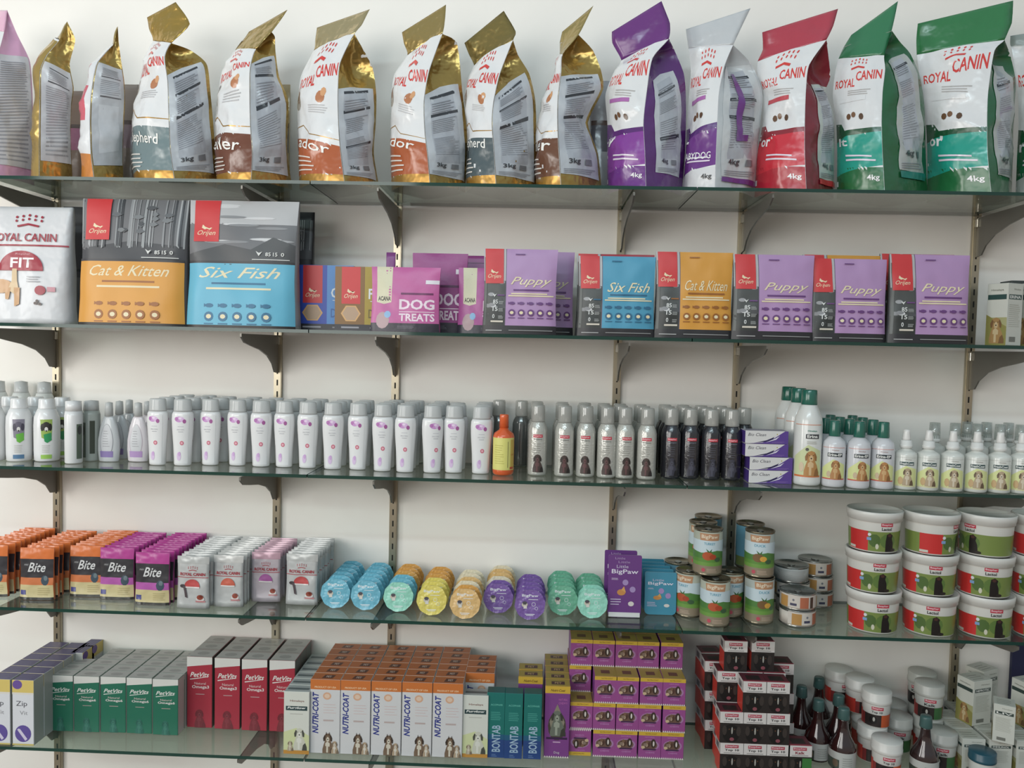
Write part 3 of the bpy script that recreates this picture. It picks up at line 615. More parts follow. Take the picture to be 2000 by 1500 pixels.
row_pouch(722, 858, 522, 1, -.203, .045, 'b45f98', lambda w, h: acana(w, h, 'c4609e', '6d2a5a'), 'pink treat pouch with cream tab in front, left of the two', name='treat_pouch', cat='pet treat pouch', kw=PK, seed=11)
row_pouch(802, 911, 495, 1, -.120, .045, '96407f', lambda w, h: acana(w, h, '9a4084', '5a2050', False), 'tall magenta treat pouch standing behind the two pink ones', name='treat_pouch', cat='pet treat pouch', kw=PK, seed=12)
row_pouch(896, 1010, 500, 1, -.050, .04, '9c4689', lambda w, h: [R(-w / 2, h * .9, w / 2, h * .91, '6a2a5c')], 'magenta treat pouch mostly hidden behind the lilac pouch', name='treat_pouch', cat='pet treat pouch', kw=PK, seed=13)
row_pouch(893, 1012, 524, 1, -.150, .045, 'b45f98', lambda w, h: acana(w, h, 'b3589a', '6d2a5a'), 'pink treat pouch with cream tab, partly covered by the lilac pouch', name='treat_pouch', cat='pet treat pouch', kw=PK, seed=14)
row_pouch(752, 770, 493, 1, -.06, .02, '8d4a8e', None, 'thin purple pouch edge standing up behind the pink treat pouch', name='treat_pouch', cat='pet treat pouch', kw=PK, seed=15)
LI = ('b48fbd', 'Puppy', '6b3f7c'); BL = ('4c9cbc', 'Six Fish', '2a6688'); OR = ('d99a38', 'Cat & Kitten', '9a5f24')
def sp(x0, x1, yt, yc, c, label, seed): row_pouch(x0, x1, yt, 1, yc, .05, '4a4c4e', lambda w, h: small_pouch(w, h, *c), label, seed=seed, group='small pouches on the second shelf')
sp(942, 1088, 487, -.200, LI, 'lilac pouch with red tab beside the pink treat pouches', 21)
sp(982, 1121, 492, -.098, LI, 'lilac pouch showing only its right side behind the leftmost lilac pouch', 22)
sp(1129, 1281, 501, -.200, BL, 'small light blue pouch with red tab', 23)
sp(1125, 1278, 497, -.130, ('a83040', 'Puppy', '6a2028'), 'dark red pouch barely seen behind the small blue pouch', 24)
sp(1281, 1433, 493, -.200, OR, 'small orange pouch with red tab', 25)
sp(1433, 1593, 498, -.205, LI, 'lilac pouch directly right of the small orange pouch', 26)
sp(1586, 1736, 506, -.198, LI, 'lilac pouch in the middle of the three on the right', 27)
sp(1570, 1722, 499, -.128, OR, 'orange pouch whose top edge shows behind the middle lilac pouch', 28)
sp(1741, 1899, 498, -.205, LI, 'rightmost lilac pouch on the second shelf', 29)
sp(1722, 1868, 497, -.128, ('9c2a32', 'Puppy', '6a2028'), 'dark red pouch hidden behind the rightmost lilac pouches', 30)
def med_box(w, d, h, band='2a4a46', name='Himalaya', title='ERINA'):
    el = [R(-w * .42, h * .74, w * .42, h * .82, band), T(title, -w * .36, h * .755, w * .36, h * .805, 'e8e8e2', bold=.02), T(name, -w * .1, h * .88, w * .35, h * .92, '6c6c60')] + lines(-w * .38, h * .3, w * .38, h * .68, 12, 'b4b5aa', .2, .35) + [R(-w * .3, h * .06, w * .1, h * .14, '777870')]
    se = [R(-d * .5, 0, d * .5, h * .45, 'a9a878'), P([(-d * .5, 0), (d * .5, 0), (d * .5, h * .3), (-d * .5, h * .5)], '8f8a4a')] + dog(0, h * .03, h * .42, 'a88452', '7a5a38', 'c9b48a') + [R(-d * .45, h * .74, d * .45, h * .82, band), T(name, -d * .3, h * .87, d * .3, h * .91, '6c6c60')]
    return carton('medicine_box', 'medicine box', w, d, h, 'cfd0c6', 'cfd0c6', 'c4c5ba', el, lines(-w * .35, -d * .3, w * .35, d * .3, 3, '9a9b90'), se)
px_carton(1950, 1996, 553, 672, 1, -.215, .05, med_box, 'white medicine box with dog picture on its side, right end of second shelf', rz=math.radians(26))
px_carton(2004, 2050, 553, 672, 1, -.190, .05, med_box, 'white medicine box cut off by the right picture edge on the second shelf', rz=math.radians(10))
px_carton(1972, 2012, 548, 672, 1, -.095, .05, lambda w, d, h: carton('medicine_box', 'medicine box', w, d, h, '3c4444', '3c4444', '3c4444'), 'dark box top showing behind the white medicine boxes')
# small bags behind the narrow gold bags
def hid(x0, x1, yt, row, yc, t, c, c2, label):
    row_pouch(x0, x1, yt, row, yc, t, c, lambda w, h: [R(-w * .49, h * .02, w * .49, h * .95, c), R(-w * .45, h * .4, w * .5, h * .62, c2), R(-w * .45, h * .62, w * .5, h * .66, '5a4a44')], label, name='food_bag', cat='pet food bag', kw=FOIL, seed=x0)
hid(118, 166, 178, 0, -.03, .05, '8a7464', 'a86a86', 'small brown and pink bag behind the leftmost gold bag')
hid(214, 262, 165, 0, -.03, .05, '8d7f74', '8f7a80', 'small brown bag behind the second gold bag')
hid(1150, 1192, 158, 0, -.03, .05, 'a8a8ac', '5c5c64', 'grey printed bag in the gap left of the purple bag')
hid(520, 562, 165, 0, .018, .03, 'a89468', '77706a', 'gold bag glimpsed behind the dark brown banded bag')
# ------------------------------------------------------------------ bottles on the middle shelf
PL = dict(rough=.28, coat=.2)
def bottle(name, cat, prof, mat, cap=None, capname='cap', elems=None, sx=1, sy=1, kw=None, extra=None, turn=0.0, seg=28, lab='label'):
    def b():
        r = thing(name, cat); body = part('bottle_body', lathe('bottle_body', prof, mat, seg, sx, sy), r)
        if cap: part(capname, lathe(capname, cap[0], cap[1], seg, cap[2] if len(cap) > 2 else 1, cap[3] if len(cap) > 3 else 1), r)
        if elems:
            rf = prof_r(prof); R0 = max(p[1] for p in prof); part(lab, art(lab, elems, cyl(rf, R0, sx, sy, turn), kw or dict(rough=.35), .004, .004, base=.0004, eps=.00005), r)
        if extra: extra(r)
        return r
    return b
WH = M('e6e6e6', rough=.25, coat=.3)
shp = [(0, .019), (.003, .0215), (.05, .0232), (.095, .0265), (.118, .0272), (.131, .0262), (.137, .0232)]
scap = [(.137, .0229), (.141, .0224), (.1655, .0212), (.1685, .0195), (.169, 0.0001)]
flower = [R(-.022, .006, .022, .128, 'e4e4e4'), E(-.004, .118, .0105, .0075, 'c994cc', 12), E(-.011, .119, .005, .005, 'b06aae', 9), E(.0035, .118, .006, .006, 'dcb8e0', 10), E(.0095, .113, .0045, .0055, 'a65a98', 9), E(-.001, .121, .004, .003, 'e9d2ea', 8)] + \
    [R(-.007, .099, .008, .1004, 'c3c3c8'), T('PROTEIN', -.009, .0905, .009, .0935, 'b4b4ba'), R(-.006, .086, .007, .087, '9a9aa2'), E(.003, .058, .0055, .0055, 'cf6a80', 12), E(.003, .058, .003, .003, 'e8b4be', 9), E(-.006, .024, .0065, .011, 'd9bfe0', 12), E(-.004, .03, .004, .006, 'cda6d6', 9)]
CAPG = film('frosted_cap', 'dfe1e1', .25, .12, base='d2d4d3', ior=1.4)
mk_sh = bottle('shampoo_bottle', 'shampoo bottle', shp, WH, (scap, CAPG, 1, .66), elems=flower, sx=1, sy=.62, turn=0)
mk_shs = bottle('shampoo_bottle', 'shampoo bottle', shp, WH, (scap, CAPG, 1, .66), elems=flower, sx=1, sy=.62, turn=.35)
def front_y(px, py, row): return max(on_z(px, py, SHELF[row]).y, -DEPTH + .006)
def face(x, y): return -math.atan2(x - CAM.x, y - CAM.y) * .85
ROUND = {'pup', 'kit', 'spray', 'blk', 'erina', 'ep', 'fc'}
def columns(key, mk, list_, row, rad, ny, dy, lab, group, jit=0.0, s=None, rz0=0, ylim=.042):
    """list_ of (px, py) of the front foot of each column; returns positions"""
    r = random.Random(len(key) + row); out = []
    for i, (px, py) in enumerate(list_):
        y0 = front_y(px, py, row) + rad; x0 = x_at(px, y0, SHELF[row] + .03)
        for j in range(ny if isinstance(ny, int) else ny[i]):
            y = y0 + dy * j
            if y + rad > ylim: break
            x = x0 + (r.uniform(-jit, jit) if j else 0)
            place(key, mk, (x, y, SHELF[row] + .0006), lab(i, j), rz=rz0 + (face(x, y) if key in ROUND else 0) + (r.uniform(-.15, .15) if jit else 0), group=group, s=s); out.append((x, y))
    return out
def back(j): return 'front row' if j == 0 else ('one row back' if j == 1 else '%s rows back' % ['', '', 'two', 'three', 'four', 'five', 'six', 'seven', 'eight', 'nine'][j])
fx = [(308, 910), (357, 911), (411, 910), (464, 911), (510, 913), (555, 914), (601, 916), (650, 918), (699, 919), (747, 922), (791, 924), (886, 925), (939, 927)]
columns('sh', mk_sh, fx, 2, .018, 4, .055, lambda i, j: 'white bottle with lilac flower print, %s column from the left, %s' % (nth(i if i < 11 else i + 1), back(j)), 'white flower shampoo bottles', .004)
columns('shs', mk_shs, [(844, 925)], 2, .018, 4, .055, lambda i, j: 'white lilac-flower bottle turned to the right, twelfth column, %s' % back(j), 'white flower shampoo bottles', .003)
# puppy and animal bottles at the left
pb_prof = [(0, .027), (.003, .0292), (.02, .030), (.09, .0305), (.112, .0295), (.125, .0245), (.134, .0205)]
pb_cap = [(.134, .0205), (.136, .0198), (.157, .0185), (.159, .017), (.159, .0001)]
def animal(c1, c2, c3, body, dark):
    return [P([(-.013, .108), (.015, .108), (.013, .062), (.004, .055), (-.010, .062)], c1), E(.001, .09, .010, .012, body, 12), E(-.008, .088, .004, .010, dark, 9), E(.010, .088, .004, .010, dark, 9), E(.001, .083, .004, .006, 'e9e6e2', 9), E(.001, .079, .002, .002, '2a2422', 6),
            P([(-.005, .07), (.012, .074), (.013, .055), (.003, .048), (-.003, .052)], c2), R(-.012, .0075, .013, .018, c3)] + lines(-.009, .024, .01, .045, 5, 'c9c9c4')
columns('pup', bottle('shampoo_bottle', 'shampoo bottle', pb_prof, WH, (pb_cap, WH), elems=animal('9db857', '2f9a5e', '9ecb5a', '35332f', '24211e')), [(92, 903)], 2, .031, 2, .066, lambda i, j: 'white bottle with a puppy and green bandana on its label, ' + back(j), 'white animal shampoo bottles')
columns('kit', bottle('shampoo_bottle', 'shampoo bottle', pb_prof, WH, (pb_cap, WH), elems=animal('8c8796', '6fbf4a', '5a82a6', '6d6878', '4a4656')), [(38, 903), (-14, 903)], 2, .031, 2, .066, lambda i, j: 'white bottle with purple and green label, %s, %s' % (['right of the edge', 'cut by the left edge'][i], back(j)), 'white animal shampoo bottles')
tall_prof = [(0, .026), (.003, .028), (.13, .0285), (.15, .026), (.162, .021)]
for i, px in enumerate((-4, 41, 86)):
    x = x_at(px, .01, 1.3); place('tallw', bottle('shampoo_bottle', 'shampoo bottle', tall_prof, M('d4d6d2', rough=.25), ([(.162, .0205), (.168, .019), (.192, .018), (.195, .0001)], CAPG)), (x - .0, .012, SHELF[2] + .0006), 'taller pale bottle standing behind the animal-label bottles, %s from the left edge' % nth(i), group='tall pale bottles', s=(.9, .9, 1))
columns('side', bottle('shampoo_bottle', 'shampoo bottle', [(0, .019), (.003, .0205), (.12, .0212), (.132, .0195)], WH, ([(.132, .0192), (.157, .0185), (.159, .0001)], WH), elems=[R(.018, .012, .034, .1, '5b6a58')] + [E(.026, .085, .006, .012, '2f342f', 9)]), [(144, 907)], 2, .021, 1, .05, lambda i, j: 'plain white bottle turned side-on with its dark picture at the right, ' + back(j), 'side-on white bottles')
place('dkside', bottle('shampoo_bottle', 'shampoo bottle', [(0, .020), (.003, .0215), (.12, .022), (.13, .0195)], M('a9b0aa', rough=.25), ([(.13, .019), (.155, .018), (.157, .0001)], CAPG), elems=[R(-.018, .01, -.002, .1, '525e50'), E(-.01, .08, .006, .014, '2a302a', 9), R(.008, .02, .02, .105, '3d463c')]), (x_at(176, -.12, 1.3), -.115, SHELF[2] + .0006), 'grey-green bottle with a dark photo label, between white and oval bottles')
ov = [(0, .024), (.003, .0262), (.03, .0285), (.055, .028), (.09, .022), (.112, .0145), (.118, .0105)]
def ovl(c1, c2): return [E(0, .055, .0185, .043, c1, 22), E(0, .056, .017, .041, 'c9cacd', 22), R(-.018, .012, .018, .028, c2)] + lines(-.009, .04, .009, .085, 7, '97979c', .4, .2)
columns('oval', bottle('shampoo_bottle', 'shampoo bottle', ov, M('c9ccce', rough=.22, coat=.4), ([(.118, .0102), (.14, .0095), (.152, .009), (.154, .0001)], CAPG), elems=ovl('8f9096', '8d7bb0'), sx=1, sy=.5), [(213, 903)], 2, .015, 4, .05, lambda i, j: 'clear-grey oval bottle with slim neck and violet foot band, ' + back(j), 'oval shampoo bottles')
columns('oval2', bottle('shampoo_bottle', 'shampoo bottle', ov, M('dcd6da', rough=.22, coat=.4), ([(.118, .0102), (.14, .0095), (.152, .009), (.154, .0001)], CAPG), elems=ovl('b9a9b4', 'b08fc0'), sx=1, sy=.5), [(270, 903)], 2, .015, 4, .05, lambda i, j: 'pinkish oval bottle with mauve foot band left of the flower bottles, ' + back(j), 'oval shampoo bottles')
# orange bottle
place('orange', bottle('lotion_bottle', 'lotion bottle', [(0, .023), (.004, .026), (.012, .0268), (.095, .0268), (.104, .024), (.112, .0125), (.118, .0105)], M('dd5f2a', rough=.2, coat=.4), ([(.118, .0118), (.148, .0112), (.151, .0105), (.151, .0001)], M('e2622b', rough=.2, coat=.4)),
      elems=[R(-.034, .014, .034, .094, 'dfd97a'), R(.012, .02, .0132, .085, '4a4630'), R(.02, .02, .032, .09, 'cfae4a'), T('CHEWY', .021, .05, .031, .054, 'b44a2a')] + lines(-.022, .03, .006, .08, 9, 'b5ae50', .5, .2) + [R(.018, .016, .03, .022, 'c0502a')]),
      (x_at(983, -.15, 1.27), front_y(983, 930, 2) + .027, SHELF[2] + .0006), 'orange bottle with yellow label and orange cap')
# silver and black sprays
spr = [(0, .0215), (.003, .0238), (.006, .0242), (.112, .0242), (.122, .022), (.132, .0172), (.134, .0165)]
sprc = [(.134, .0168), (.136, .0172), (.172, .0170), (.176, .0158), (.177, .0001)]
def spray_art(t1, dog_, sub): return [R(-.010, .096, .014, .1035, 'c93446'), T('Beaphar', -.0085, .0975, .0125, .1022, 'f0c8cc', bold=.02), T('Shampoo', -.0085, .0895, .0125, .0935, t1, bold=.015)] + lines(-.008, .058, .01, .085, 5, sub, .4, .22) + dog(.002, .009, .045, *dog_)
SIL = M('bebdb5', rough=.16, metal=.2, coat=.6, var=.08, bump=.25, bscale=200); BLK = M('24242a', rough=.12, coat=.8, bump=.25, bscale=200)
CLC = film('clear_cap', 'dededa', .5, .06, base='c9c9c4', ior=1.5, extra=.03)
gx = [(1049, 930), (1101, 932), (1143, 933), (1184, 935), (1219, 936), (1262, 938)]
columns('spray', bottle('spray_bottle', 'spray bottle', spr, SIL, (sprc, CLC), elems=spray_art('5c5c58', ('4a3c38', '2d2624', '6a4a4a'), '8c8b84')), gx, 2, .0245, 3, .062, lambda i, j: 'silver-grey spray bottle with brown dog label, %s column of six, %s' % (nth(i), back(j)), 'silver-grey spray bottles', .004)
columns('spray0', bottle('spray_bottle', 'spray bottle', spr, M('6f716e', rough=.16, metal=.3, coat=.6), (sprc, CLC)), [(973, 911), (1017, 912)], 2, .0245, 2, .06, lambda i, j: 'plain dark grey spray bottle behind the orange bottle, %s column, %s' % (nth(i), back(j)), 'dark grey spray bottles', .002)
columns('blk', bottle('spray_bottle', 'spray bottle', spr, BLK, (sprc, CLC), elems=spray_art('8a8a9a', ('3c3c48', '18181c', '50505e'), '5a5a66')), [(1309, 937), (1346, 937), (1387, 939), (1427, 940)], 2, .0245, 3, .062, lambda i, j: 'black spray bottle with a red name tag, %s column of four, %s' % (nth(i), back(j)), 'black spray bottles', .003)
place('blk', None, (x_at(1452, -.06, 1.3), -.06, SHELF[2] + .0006), 'black spray bottle peeking out behind the purple and white boxes', group='black spray bottles')
# purple and white flat boxes
def clean_box():
    w, d, h = .104, .05, .0315
    el = [P([(w * .5, 0), (w * .5, h), (w * .42, h), (w * .18, h * .45), (-w * .1, h * .08), (-w * .45, 0)], '5b3f92'), P([(-w * .3, h * .04), (0, h * .28), (w * .18, h * .55), (w * .14, h * .34), (0, h * .16)], '2a2450'), P([(-w * .02, h * .1), (w * .2, h * .42), (w * .3, h * .62), (w * .22, h * .34)], 'e6e4ea'), T('Bio Clean', -w * .44, h * .58, -w * .02, h * .82, '3a3a48', .3), E(w * .24, h * .75, .0015, .0015, 'b0a030', 6)] + lines(w * .12, h * .08, w * .42, h * .22, 2, '8a6ab0')
    return carton('flat_box', 'medicine box', w, d, h, 'dcdad8', '4b3484', '8f8ca0', el)
cy = front_y(1505, 945, 2) + .027
for i, (px, dy, lv) in enumerate([(1505, 0, 0), (1506, .001, 1), (1497, .004, 2), (1496, .003, 3)]):
    place('clean', clean_box, (x_at(px, cy - .025, 1.26), cy + dy, SHELF[2] + .0006 + lv * .0324), 'flat purple and white box, %s of four stacked beside the black bottles' % ['lowest', 'second', 'third', 'topmost'][i], group='stacked purple and white boxes')
# green capped bottles
GRN = M('1f6656', rough=.2, coat=.4)
te = [(0, .030), (.004, .0328), (.01, .0333), (.15, .0333), (.165, .031), (.183, .0235), (.193, .0195), (.196, .0175)]
tec = [(.196, .0185), (.198, .0192), (.23, .0178), (.232, .0165), (.232, .0001)]
el_t = [R(-.034, .0215, .034, .026, 'd9743a'), R(-.034, .148, .034, .1495, 'd98a6a'), P([(-.034, .026), (.034, .026), (.034, .085), (.0, .1), (-.034, .07)], 'cfd6a4'), T('Himalaya', -.002, .131, .02, .136, '4a8a7a', bold=.02), R(-.006, .115, .026, .126, '3f4246'), T('Erina', -.003, .117, .022, .1245, 'ecece6', bold=.03)] + dog(.008, .024, .062, 'bd8a52', '96683a', 'd9b98c') + [E(-.014, .046, .006, .012, 'd9c4a4', 9), E(-.002, .089, .004, .004, '5c5a54', 8)] + lines(-.003, .103, .02, .111, 2, 'b4b4aa')
columns('erina', bottle('shampoo_bottle', 'shampoo bottle', te, M('dfe0dc', rough=.2, coat=.4), (tec, GRN), elems=el_t), [(1575, 950)], 2, .034, 3, .078, lambda i, j: 'tall white bottle with dark green cap and golden dog label, ' + back(j), 'tall green-capped bottles')
ep = [(0, .0255), (.003, .0275), (.008, .028), (.098, .028), (.110, .0255), (.119, .0165), (.122, .0125)]
epc = [(.122, .0135), (.124, .014), (.158, .0128), (.16, .0118), (.16, .0001)]
el_e = [R(-.03, .019, .03, .022, 'cf5a4a'), R(-.03, .0955, .03, .0965, 'd98a7a'), P([(-.03, .022), (.03, .022), (.03, .055), (0, .068), (-.03, .045)], 'dadf9a'), R(-.014, .074, .022, .0835, '2f3a40'), T('Erina-EP', -.012, .0758, .0205, .082, 'ecece6', bold=.03), T('Himalaya', -.004, .088, .013, .0915, 'a06a5a')] + dog(.006, .02, .046, 'b98450', '8f6236', 'd2ab78') + [E(-.01, .032, .005, .008, 'cbb594', 8)]
columns('ep', bottle('shampoo_bottle', 'shampoo bottle', ep, M('d3d3d6', rough=.22, coat=.3), (epc, GRN), elems=el_e), [(1627, 953), (1675, 956), (1722, 957)], 2, .0285, 4, .062, lambda i, j: 'small white bottle with dark green cap, %s column of three, %s' % (nth(i), back(j)), 'small green-capped bottles', .001, s=(.96, .96, 1))
columns('ep', None, [(1772, 922), (1800, 913)], 2, .0285, (2, 1), .062, lambda i, j: 'small green-capped bottle standing behind the leftmost sprayers, %s' % ['nearer group, ' + back(j), 'furthest right'][i], 'small green-capped bottles', .002)
fc = [(0, .0235), (.003, .0256), (.008, .026), (.082, .026), (.088, .0245), (.092, .018), (.096, .0115), (.099, .011)]
def nozzle(r):
    co = part('collar', lathe('collar', [(.0985, .012), (.1, .0145), (.107, .0148), (.108, .0135), (.116, .0132), (.118, .0105)], M('e2e2de', rough=.3), 20), r)
    part('spray_nozzle', lathe('spray_nozzle', [(.118, .009), (.122, .0095), (.137, .0078), (.143, .0074), (.1435, .0001)], M('e8e6e2', rough=.25), 16), co)
el_f = [P([(-.027, .011), (.027, .011), (.027, .05), (0, .058), (-.027, .04)], 'dbe09c'), R(-.014, .059, .019, .0675, '2c4a4c'), T('FreshCoat', -.0125, .0605, .0175, .0662, 'e6e8e2', bold=.03), T('Himalaya', -.003, .0715, .013, .0745, '8a7a70'), R(-.027, .0775, .027, .0782, 'c4c4be'), R(-.027, .008, .027, .011, 'd9d4a8')] + dog(.004, .011, .042, 'b9a486', '6a5642', 'd9ccb4') + [E(-.011, .022, .006, .01, 'c9a878', 8)]
columns('fc', bottle('sprayer', 'spray bottle', fc, M('d9dbd4', rough=.22, coat=.3), elems=el_f, extra=nozzle), [(1767, 958), (1811, 960), (1858, 962), (1905, 964), (1950, 966), (1993, 967)], 2, .0265, 1, .06, lambda i, j: 'white pump sprayer with a terrier on its label, %s of six from the left' % nth(i), 'white pump sprayers', s=(.97, .97, 1))
def clearover(r): nozzle(r); part('clear_overcap', lathe('clear_overcap', [(.099, .0138), (.149, .0125), (.1495, .0001)], film('overcap', 'e4e8e6', .72, .05, base='c4cac6', extra=.04), 18), r)
columns('fcb', bottle('sprayer', 'spray bottle', fc, M('c9cbc4', rough=.25, coat=.3), extra=clearover), [(1822, 940), (1862, 941), (1906, 943), (1950, 944), (1990, 945), (2035, 946)], 2, .0265, 3, .056, lambda i, j: 'sprayer with clear overcap standing behind the pump sprayers, %s column, %s' % (nth(i), 'nearest' if j == 0 else back(j)), 'clear-capped sprayers', .004)
# ------------------------------------------------------------------ fourth shelf: pouches, cups, trays, cans, buckets
def wet_pouch(w, h, t, body, el, seed, kw):
    def b():
        r = thing('wet_food_pouch', 'pet food pouch'); pouch_parts(r, w, h, t, body, el, kw, seed, .0014, nu=10, nv=10); return r
    return b
def bite(top, band, w=.086, h=.132):
    a = -w / 2
    return [R(a, 0, w / 2, h * .06, '2a2a26'), R(a, h * .05, w / 2, h * .3, 'cdbf8e'), R(a, h * .29, w / 2, h * .44, band), R(a, h * .43, w / 2, h * .8, '35353a'), R(a, h * .79, w / 2, h, top), T('Bite', a + w * .24, h * .54, a + w * .78, h * .72, 'dcdcdc', .35, .012), T('mini', a + w * .12, h * .66, a + w * .26, h * .7, 'b4b4b4', .35),
            E(w * .26, h * .38, w * .12, h * .1, '3f5260', 10), E(w * .28, h * .42, w * .06, h * .05, '6a7a80', 8), R(a + w * .03, h * .1, a + w * .2, h * .19, '4a4c8c')] + lines(a + w * .55, h * .1, w / 2 - w * .08, h * .26, 4, 'b5a878')
FB = dict(rough=.2, bump=.7, bscale=20, coat=.5)
mk_or = wet_pouch(.086, .132, .017, 'd0692f', bite('db7434', 'd07848'), 3, FB); mk_mg = wet_pouch(.088, .132, .017, 'b03a8c', bite('b53c90', 'b45aa8', .088), 4, FB)
def rc_art(top, arc, w=.083, h=.13, cat=1):
    a = -w / 2; Rd = 'b03a46'; o = [R(a, h * .86, w / 2, h, top)] + crown(0, h * .73, w * .3, Rd) + [T('ROYAL CANIN', a + w * .1, h * .63, w / 2 - w * .1, h * .69, Rd, bold=.03), R(a, h * .595, w / 2, h * .606, Rd), E(0, h * .42, w * .25, h * .145, arc, 16, 0, PI), R(-w * .24, h * .40, w * .24, h * .425, 'e2e0de')]
    if cat: o += [E(-w * .3, h * .43, w * .1, h * .035, '4a4448', 9), P([(-w * .3, h * .44), (-w * .21, h * .43), (-w * .17, h * .3), (-w * .14, h * .2), (-w * .22, h * .22), (-w * .25, h * .33)], '5a5054')]
    return o + [E(w * .26, h * .19, w * .13, h * .05, 'e4dfdc', 12), E(w * .26, h * .225, w * .1, h * .05, '9a4838', 10), E(w * .29, h * .24, w * .05, h * .03, '7a3426', 7), R(w * .12, h * .13, w * .42, h * .16, 'c98a8c')]
SV = dict(rough=.22, bump=.6, bscale=20, coat=.4, metal=.15)
mk_s1 = wet_pouch(.083, .13, .015, 'c3c5c4', rc_art('b7b9b7', 'c04a4a'), 5, SV); mk_s2 = wet_pouch(.076, .13, .015, 'c3c5c4', rc_art('c9c9c6', 'c8604a', .076, cat=0), 6, SV)
mk_s3 = wet_pouch(.074, .128, .015, 'c3b9c0', rc_art('bf9aa8', 'a85a9e', .074, .128, 0), 7, SV)
def pcol(key, mk, px, py, n, name, where, group, dy=.0205, rxx=-.03):
    y0 = front_y(px, py, 3) + .010; x0 = x_at(px, y0, SHELF[3] + .05); r = random.Random(px)
    for j in range(n):
        y = y0 + dy * j
        if y > .032: break
        place(key, mk, (x0 + (r.uniform(-.003, .003) if j else 0), y, SHELF[3] + .001), '%s, %s, %s' % (name, where, 'front one' if j == 0 else '%s from the front' % nth(j)), rz=r.uniform(-.05, .05), rx=rxx if j else 0, group=group)
on_ = 'orange-topped wet food pouch with black band'; mn = 'magenta-topped wet food pouch with black band'
pcol('bo', mk_or, -14, 1166, 11, on_, 'leftmost cut-off column', 'orange-topped pouches')
pcol('bo', None, 74, 1173, 11, on_, 'column beside the rail', 'orange-topped pouches')
y_ = -.13; 
pcol('bo', None, 171, 1167, 10, on_, 'column beside the magenta ones', 'orange-topped pouches')
pcol('bm', mk_mg, 230, 1172, 10, mn, 'left magenta column', 'magenta-topped pouches')
pcol('bm', None, 299, 1183, 11, mn, 'right magenta column', 'magenta-topped pouches')
sn = 'silver wet food pouch with red half-circle'
pcol('s1', mk_s1, 378, 1190, 11, sn, 'leftmost silver column', 'silver wet food pouches')
pcol('s2', mk_s2, 447, 1187, 10, sn, 'second silver column', 'silver wet food pouches')
pcol('s3', mk_s3, 520, 1177, 10, 'silver pouch with purple half-circle and pinkish top', 'third silver column', 'silver wet food pouches')
pcol('s1', None, 590, 1183, 11, sn, 'rightmost silver column', 'silver wet food pouches')
# cups lying on their side, lids facing out
def cup(lid, cupc, text='e9eef0'):
    def b():
        r = thing('food_cup', 'pet food cup'); R_ = .0375
        def ring(y, rad, zc, n=26, sq=1.0): return [(rad * math.cos(2 * PI * k / n), y, zc + rad * sq * math.sin(2 * PI * k / n)) for k in range(n)]
        prof = [(-.0028, .0345), (-.0008, .0352), (.004, .032), (.027, .0255), (.0295, .0235)]; vs = []; fs = []; n = 26
        for y, rad in prof: vs += ring(y, rad, .0375)
        for i in range(len(prof) - 1):
            for k in range(n): q = i * n + k; q2 = i * n + (k + 1) % n; fs.append((q, q2, q2 + n, q + n))
        fs.append(tuple(range(n))); fs.append(tuple(reversed(range((len(prof) - 1) * n, len(prof) * n))))
        part('tub', mesh_of('tub', vs, fs, [M(cupc, rough=.3, coat=.3)], smooth=True), r)
        pts = []
        for k in range(40):
            a = 2 * PI * k / 40; rad = R_ * (1 + .018 * math.sin(a * 10)); x = rad * math.cos(a); z = .0375 + rad * math.sin(a); pts.append((x, min(z, .0725)))
        vs = [(x, -.0042, z) for x, z in pts] + [(x, -.003, z) for x, z in pts]; n = 40
        fs = [tuple(range(n)), tuple(reversed(range(n, 2 * n)))] + [(i, i + n, (i + 1) % n + n, (i + 1) % n) for i in range(n)]
        fl_ = part('foil_lid', mesh_of('foil_lid', vs, fs, [M(lid, rough=.28, bump=.7, bscale=45, coat=.5)]), r, 'peel-off foil lid')
        dk = '4e4a52'; el = [T('BigPaw', -.02, .054, .02, .062, text, bold=.01), E(-.013, .037, .0075, .007, 'c9c0b0', 10), E(-.013, .041, .006, .004, dk, 8), P([(-.016, .027), (-.007, .027), (-.008, .034), (-.015, .034)], 'd8d4cc'), E(-.015, .037, .0012, .0012, dk, 5), E(-.011, .037, .0012, .0012, dk, 5), E(.009, .038, .005, .005, text, 12), E(.009, .038, .0042, .0042, lid, 12), E(.016, .028, .004, .004, text, 10), E(.016, .028, .0033, .0033, lid, 10), R(-.012, .013, .012, .0145, text), R(-.009, .010, .009, .0112, text), R(-.004, .049, .02, .0502, text)]
        part('lid_print', art('lid_print', el, flat(-.0042), dict(rough=.35), base=.0003, eps=.00004), fl_)
        return r
    return b
CU = dict(blue=('6cb6cc', '8cc9d8', 'pale blue'), mint=('96d8c2', 'b5e3d3', 'mint'), yel=('e2d266', 'e6da90', 'yellow'), org=('d9a04e', 'dcb26e', 'orange'), peach=('e0b878', 'e6ccA0'.lower(), 'peach'), cream=('e6dcc0', 'e9e2cc', 'cream'), pur=('7a5aa2', '9486bc', 'purple'), grn=('6cb394', '93c8b0', 'sea-green'))
def cup_col(px, py, seq, where, dy=.0335):
    y0 = front_y(px, py, 3) + .008; x0 = x_at(px, y0, SHELF[3] + .035)
    for j, c in enumerate(seq):
        y = y0 + dy * j
        if y > .015: break
        l, t, nm = CU[c]
        place('cup' + c, cup(l, t), (x0 + .002 * (j % 2), y, SHELF[3] + .0012), '%s foil-lidded food cup, column %s, %s' % (nm, where, 'front one' if j == 0 else nth(j) + ' from the front'), rx=-.10, group='foil-lidded food cups')
cup_col(655, 1190, ['blue'] * 6, 'next to the silver pouches')
cup_col(714, 1194, ['blue'] * 6, 'second from the left')
